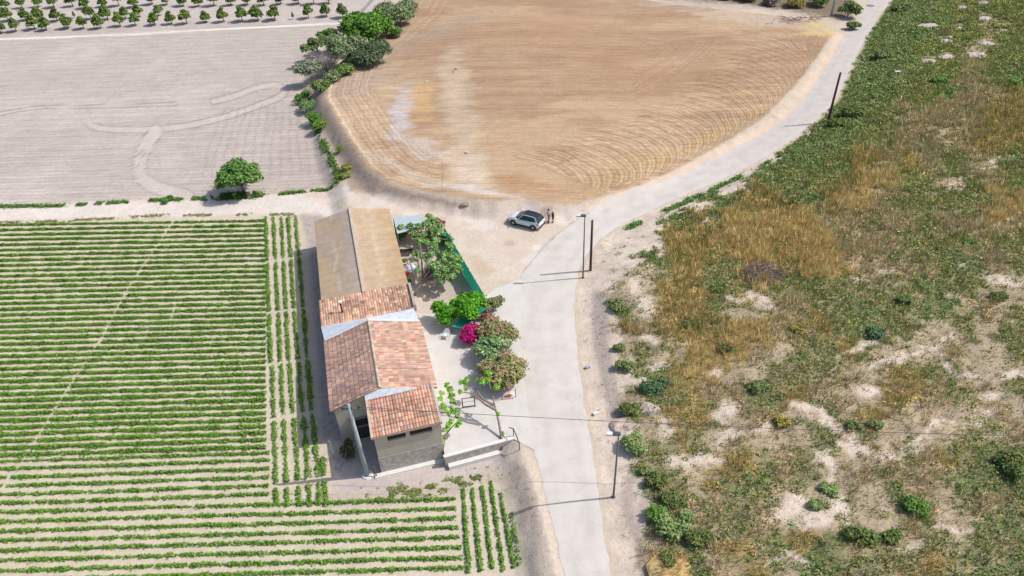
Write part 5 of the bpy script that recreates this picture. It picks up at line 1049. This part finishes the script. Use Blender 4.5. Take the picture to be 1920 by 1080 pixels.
# ================================================================== SMALL THINGS
for a,b,lb in ((1102,690,'small blue grey block on the verge above the white one'),(1117,777,'small white block on the verge near the overhead cable')):
    p=G(a,b); o=MB().box(-.22,.2,-.12,.14,0,.22).build('marker_block',M_white if a>1110 else mat('block_grey',alb((170,180,200))),None,p); tag(o,lb,'block'); o.rotation_euler=(0,0,.4)
p=G(1683,138); o=MB().box(-.5,.55,-.2,.22,0,.4).build('white_box',M_white,None,p); tag(o,'lone white box lying in green weeds on the upper hillside','box')
p=G(1632,11); o=MB().tube([(0,0,.055),(0,0,.066)],[.75,.75],20).build('road_patch',mat('patch_grey',alb((140,142,144))),None,(p[0],p[1],0)); tag(o,'round grey patch on the road at the top edge','manhole cover')  # flat grey disc laid on the road surface
# dark shrubs on the top strip
for i,(a,b,r,h,pl_,lb) in enumerate([(1588,32,2.2,3.2,'D','dark green bush between the concrete pole and the road top'),(1600,55,1.2,1.4,'G','lower bush by the road under the pole'),(1530,10,2.2,2.6,'D','dark bush left of the top concrete pole'),(1490,12,2.2,2.0,'y','ochre bush on the top strip of the ploughed field'),(1450,8,2.0,1.8,'D','purplish dark bush on the top strip'),(1400,2,2.2,1.6,'y','brown green bush on the top strip left part'),(1350,-2,2.0,1.5,'D','dark bush at the top edge above the field corner'),(1310,-6,1.8,1.4,'D','last dark bush at the top edge toward the left')]):
    shrub(a,b,r,h,SP_[pl_] if i!=4 else [(120,104,100),(140,124,116)],lb,n=1500,size=.26,k=9)
p=G(1440+60,38); t=empty('fallen_branches',p,'dry fallen branches on the top edge of the ploughed field','branches'); mb=MB(); rng=np.random.default_rng(6)
for _ in range(90):
    x,y_=rng.normal()*2.6,rng.normal()*.9; b=rng.random()*6.28; l=.5+rng.random(); mb.tube([(x,y_,.1+.3*rng.random()),(x+l*math.cos(b),y_+l*math.sin(b),.15+.5*rng.random())],[.05,.02],3,cap=False)
mb.build('twigs',mat('dark_twig',alb((134,116,110))),t)
# flat rock slab on the yard edge
for a,b,rx,lb in ((872,384,.6,'broken grey rock slab on the step between yard and ploughed field'),):
    p=G(a,b); rock((p[0],p[1],p[2]+.05),rx,.3,.18,lb,mat('grey_rock',alb((160,146,134)),.95,nz=.3,ns=3,bump=.6),int(a),group=None)
for a,b in ((800,154),(851,135),(876,287),(855,130)):
    p=G(a,b); rock((p[0],p[1],p[2]+.05),.28,.2,.2,'single pale stone lying on the ploughed field near its %s'%({800:'left light patch',851:'upper middle part',876:'lower light patch',855:'upper edge, above the others'}[a]),M_rock,int(a+b),group='stones on the ploughed field')
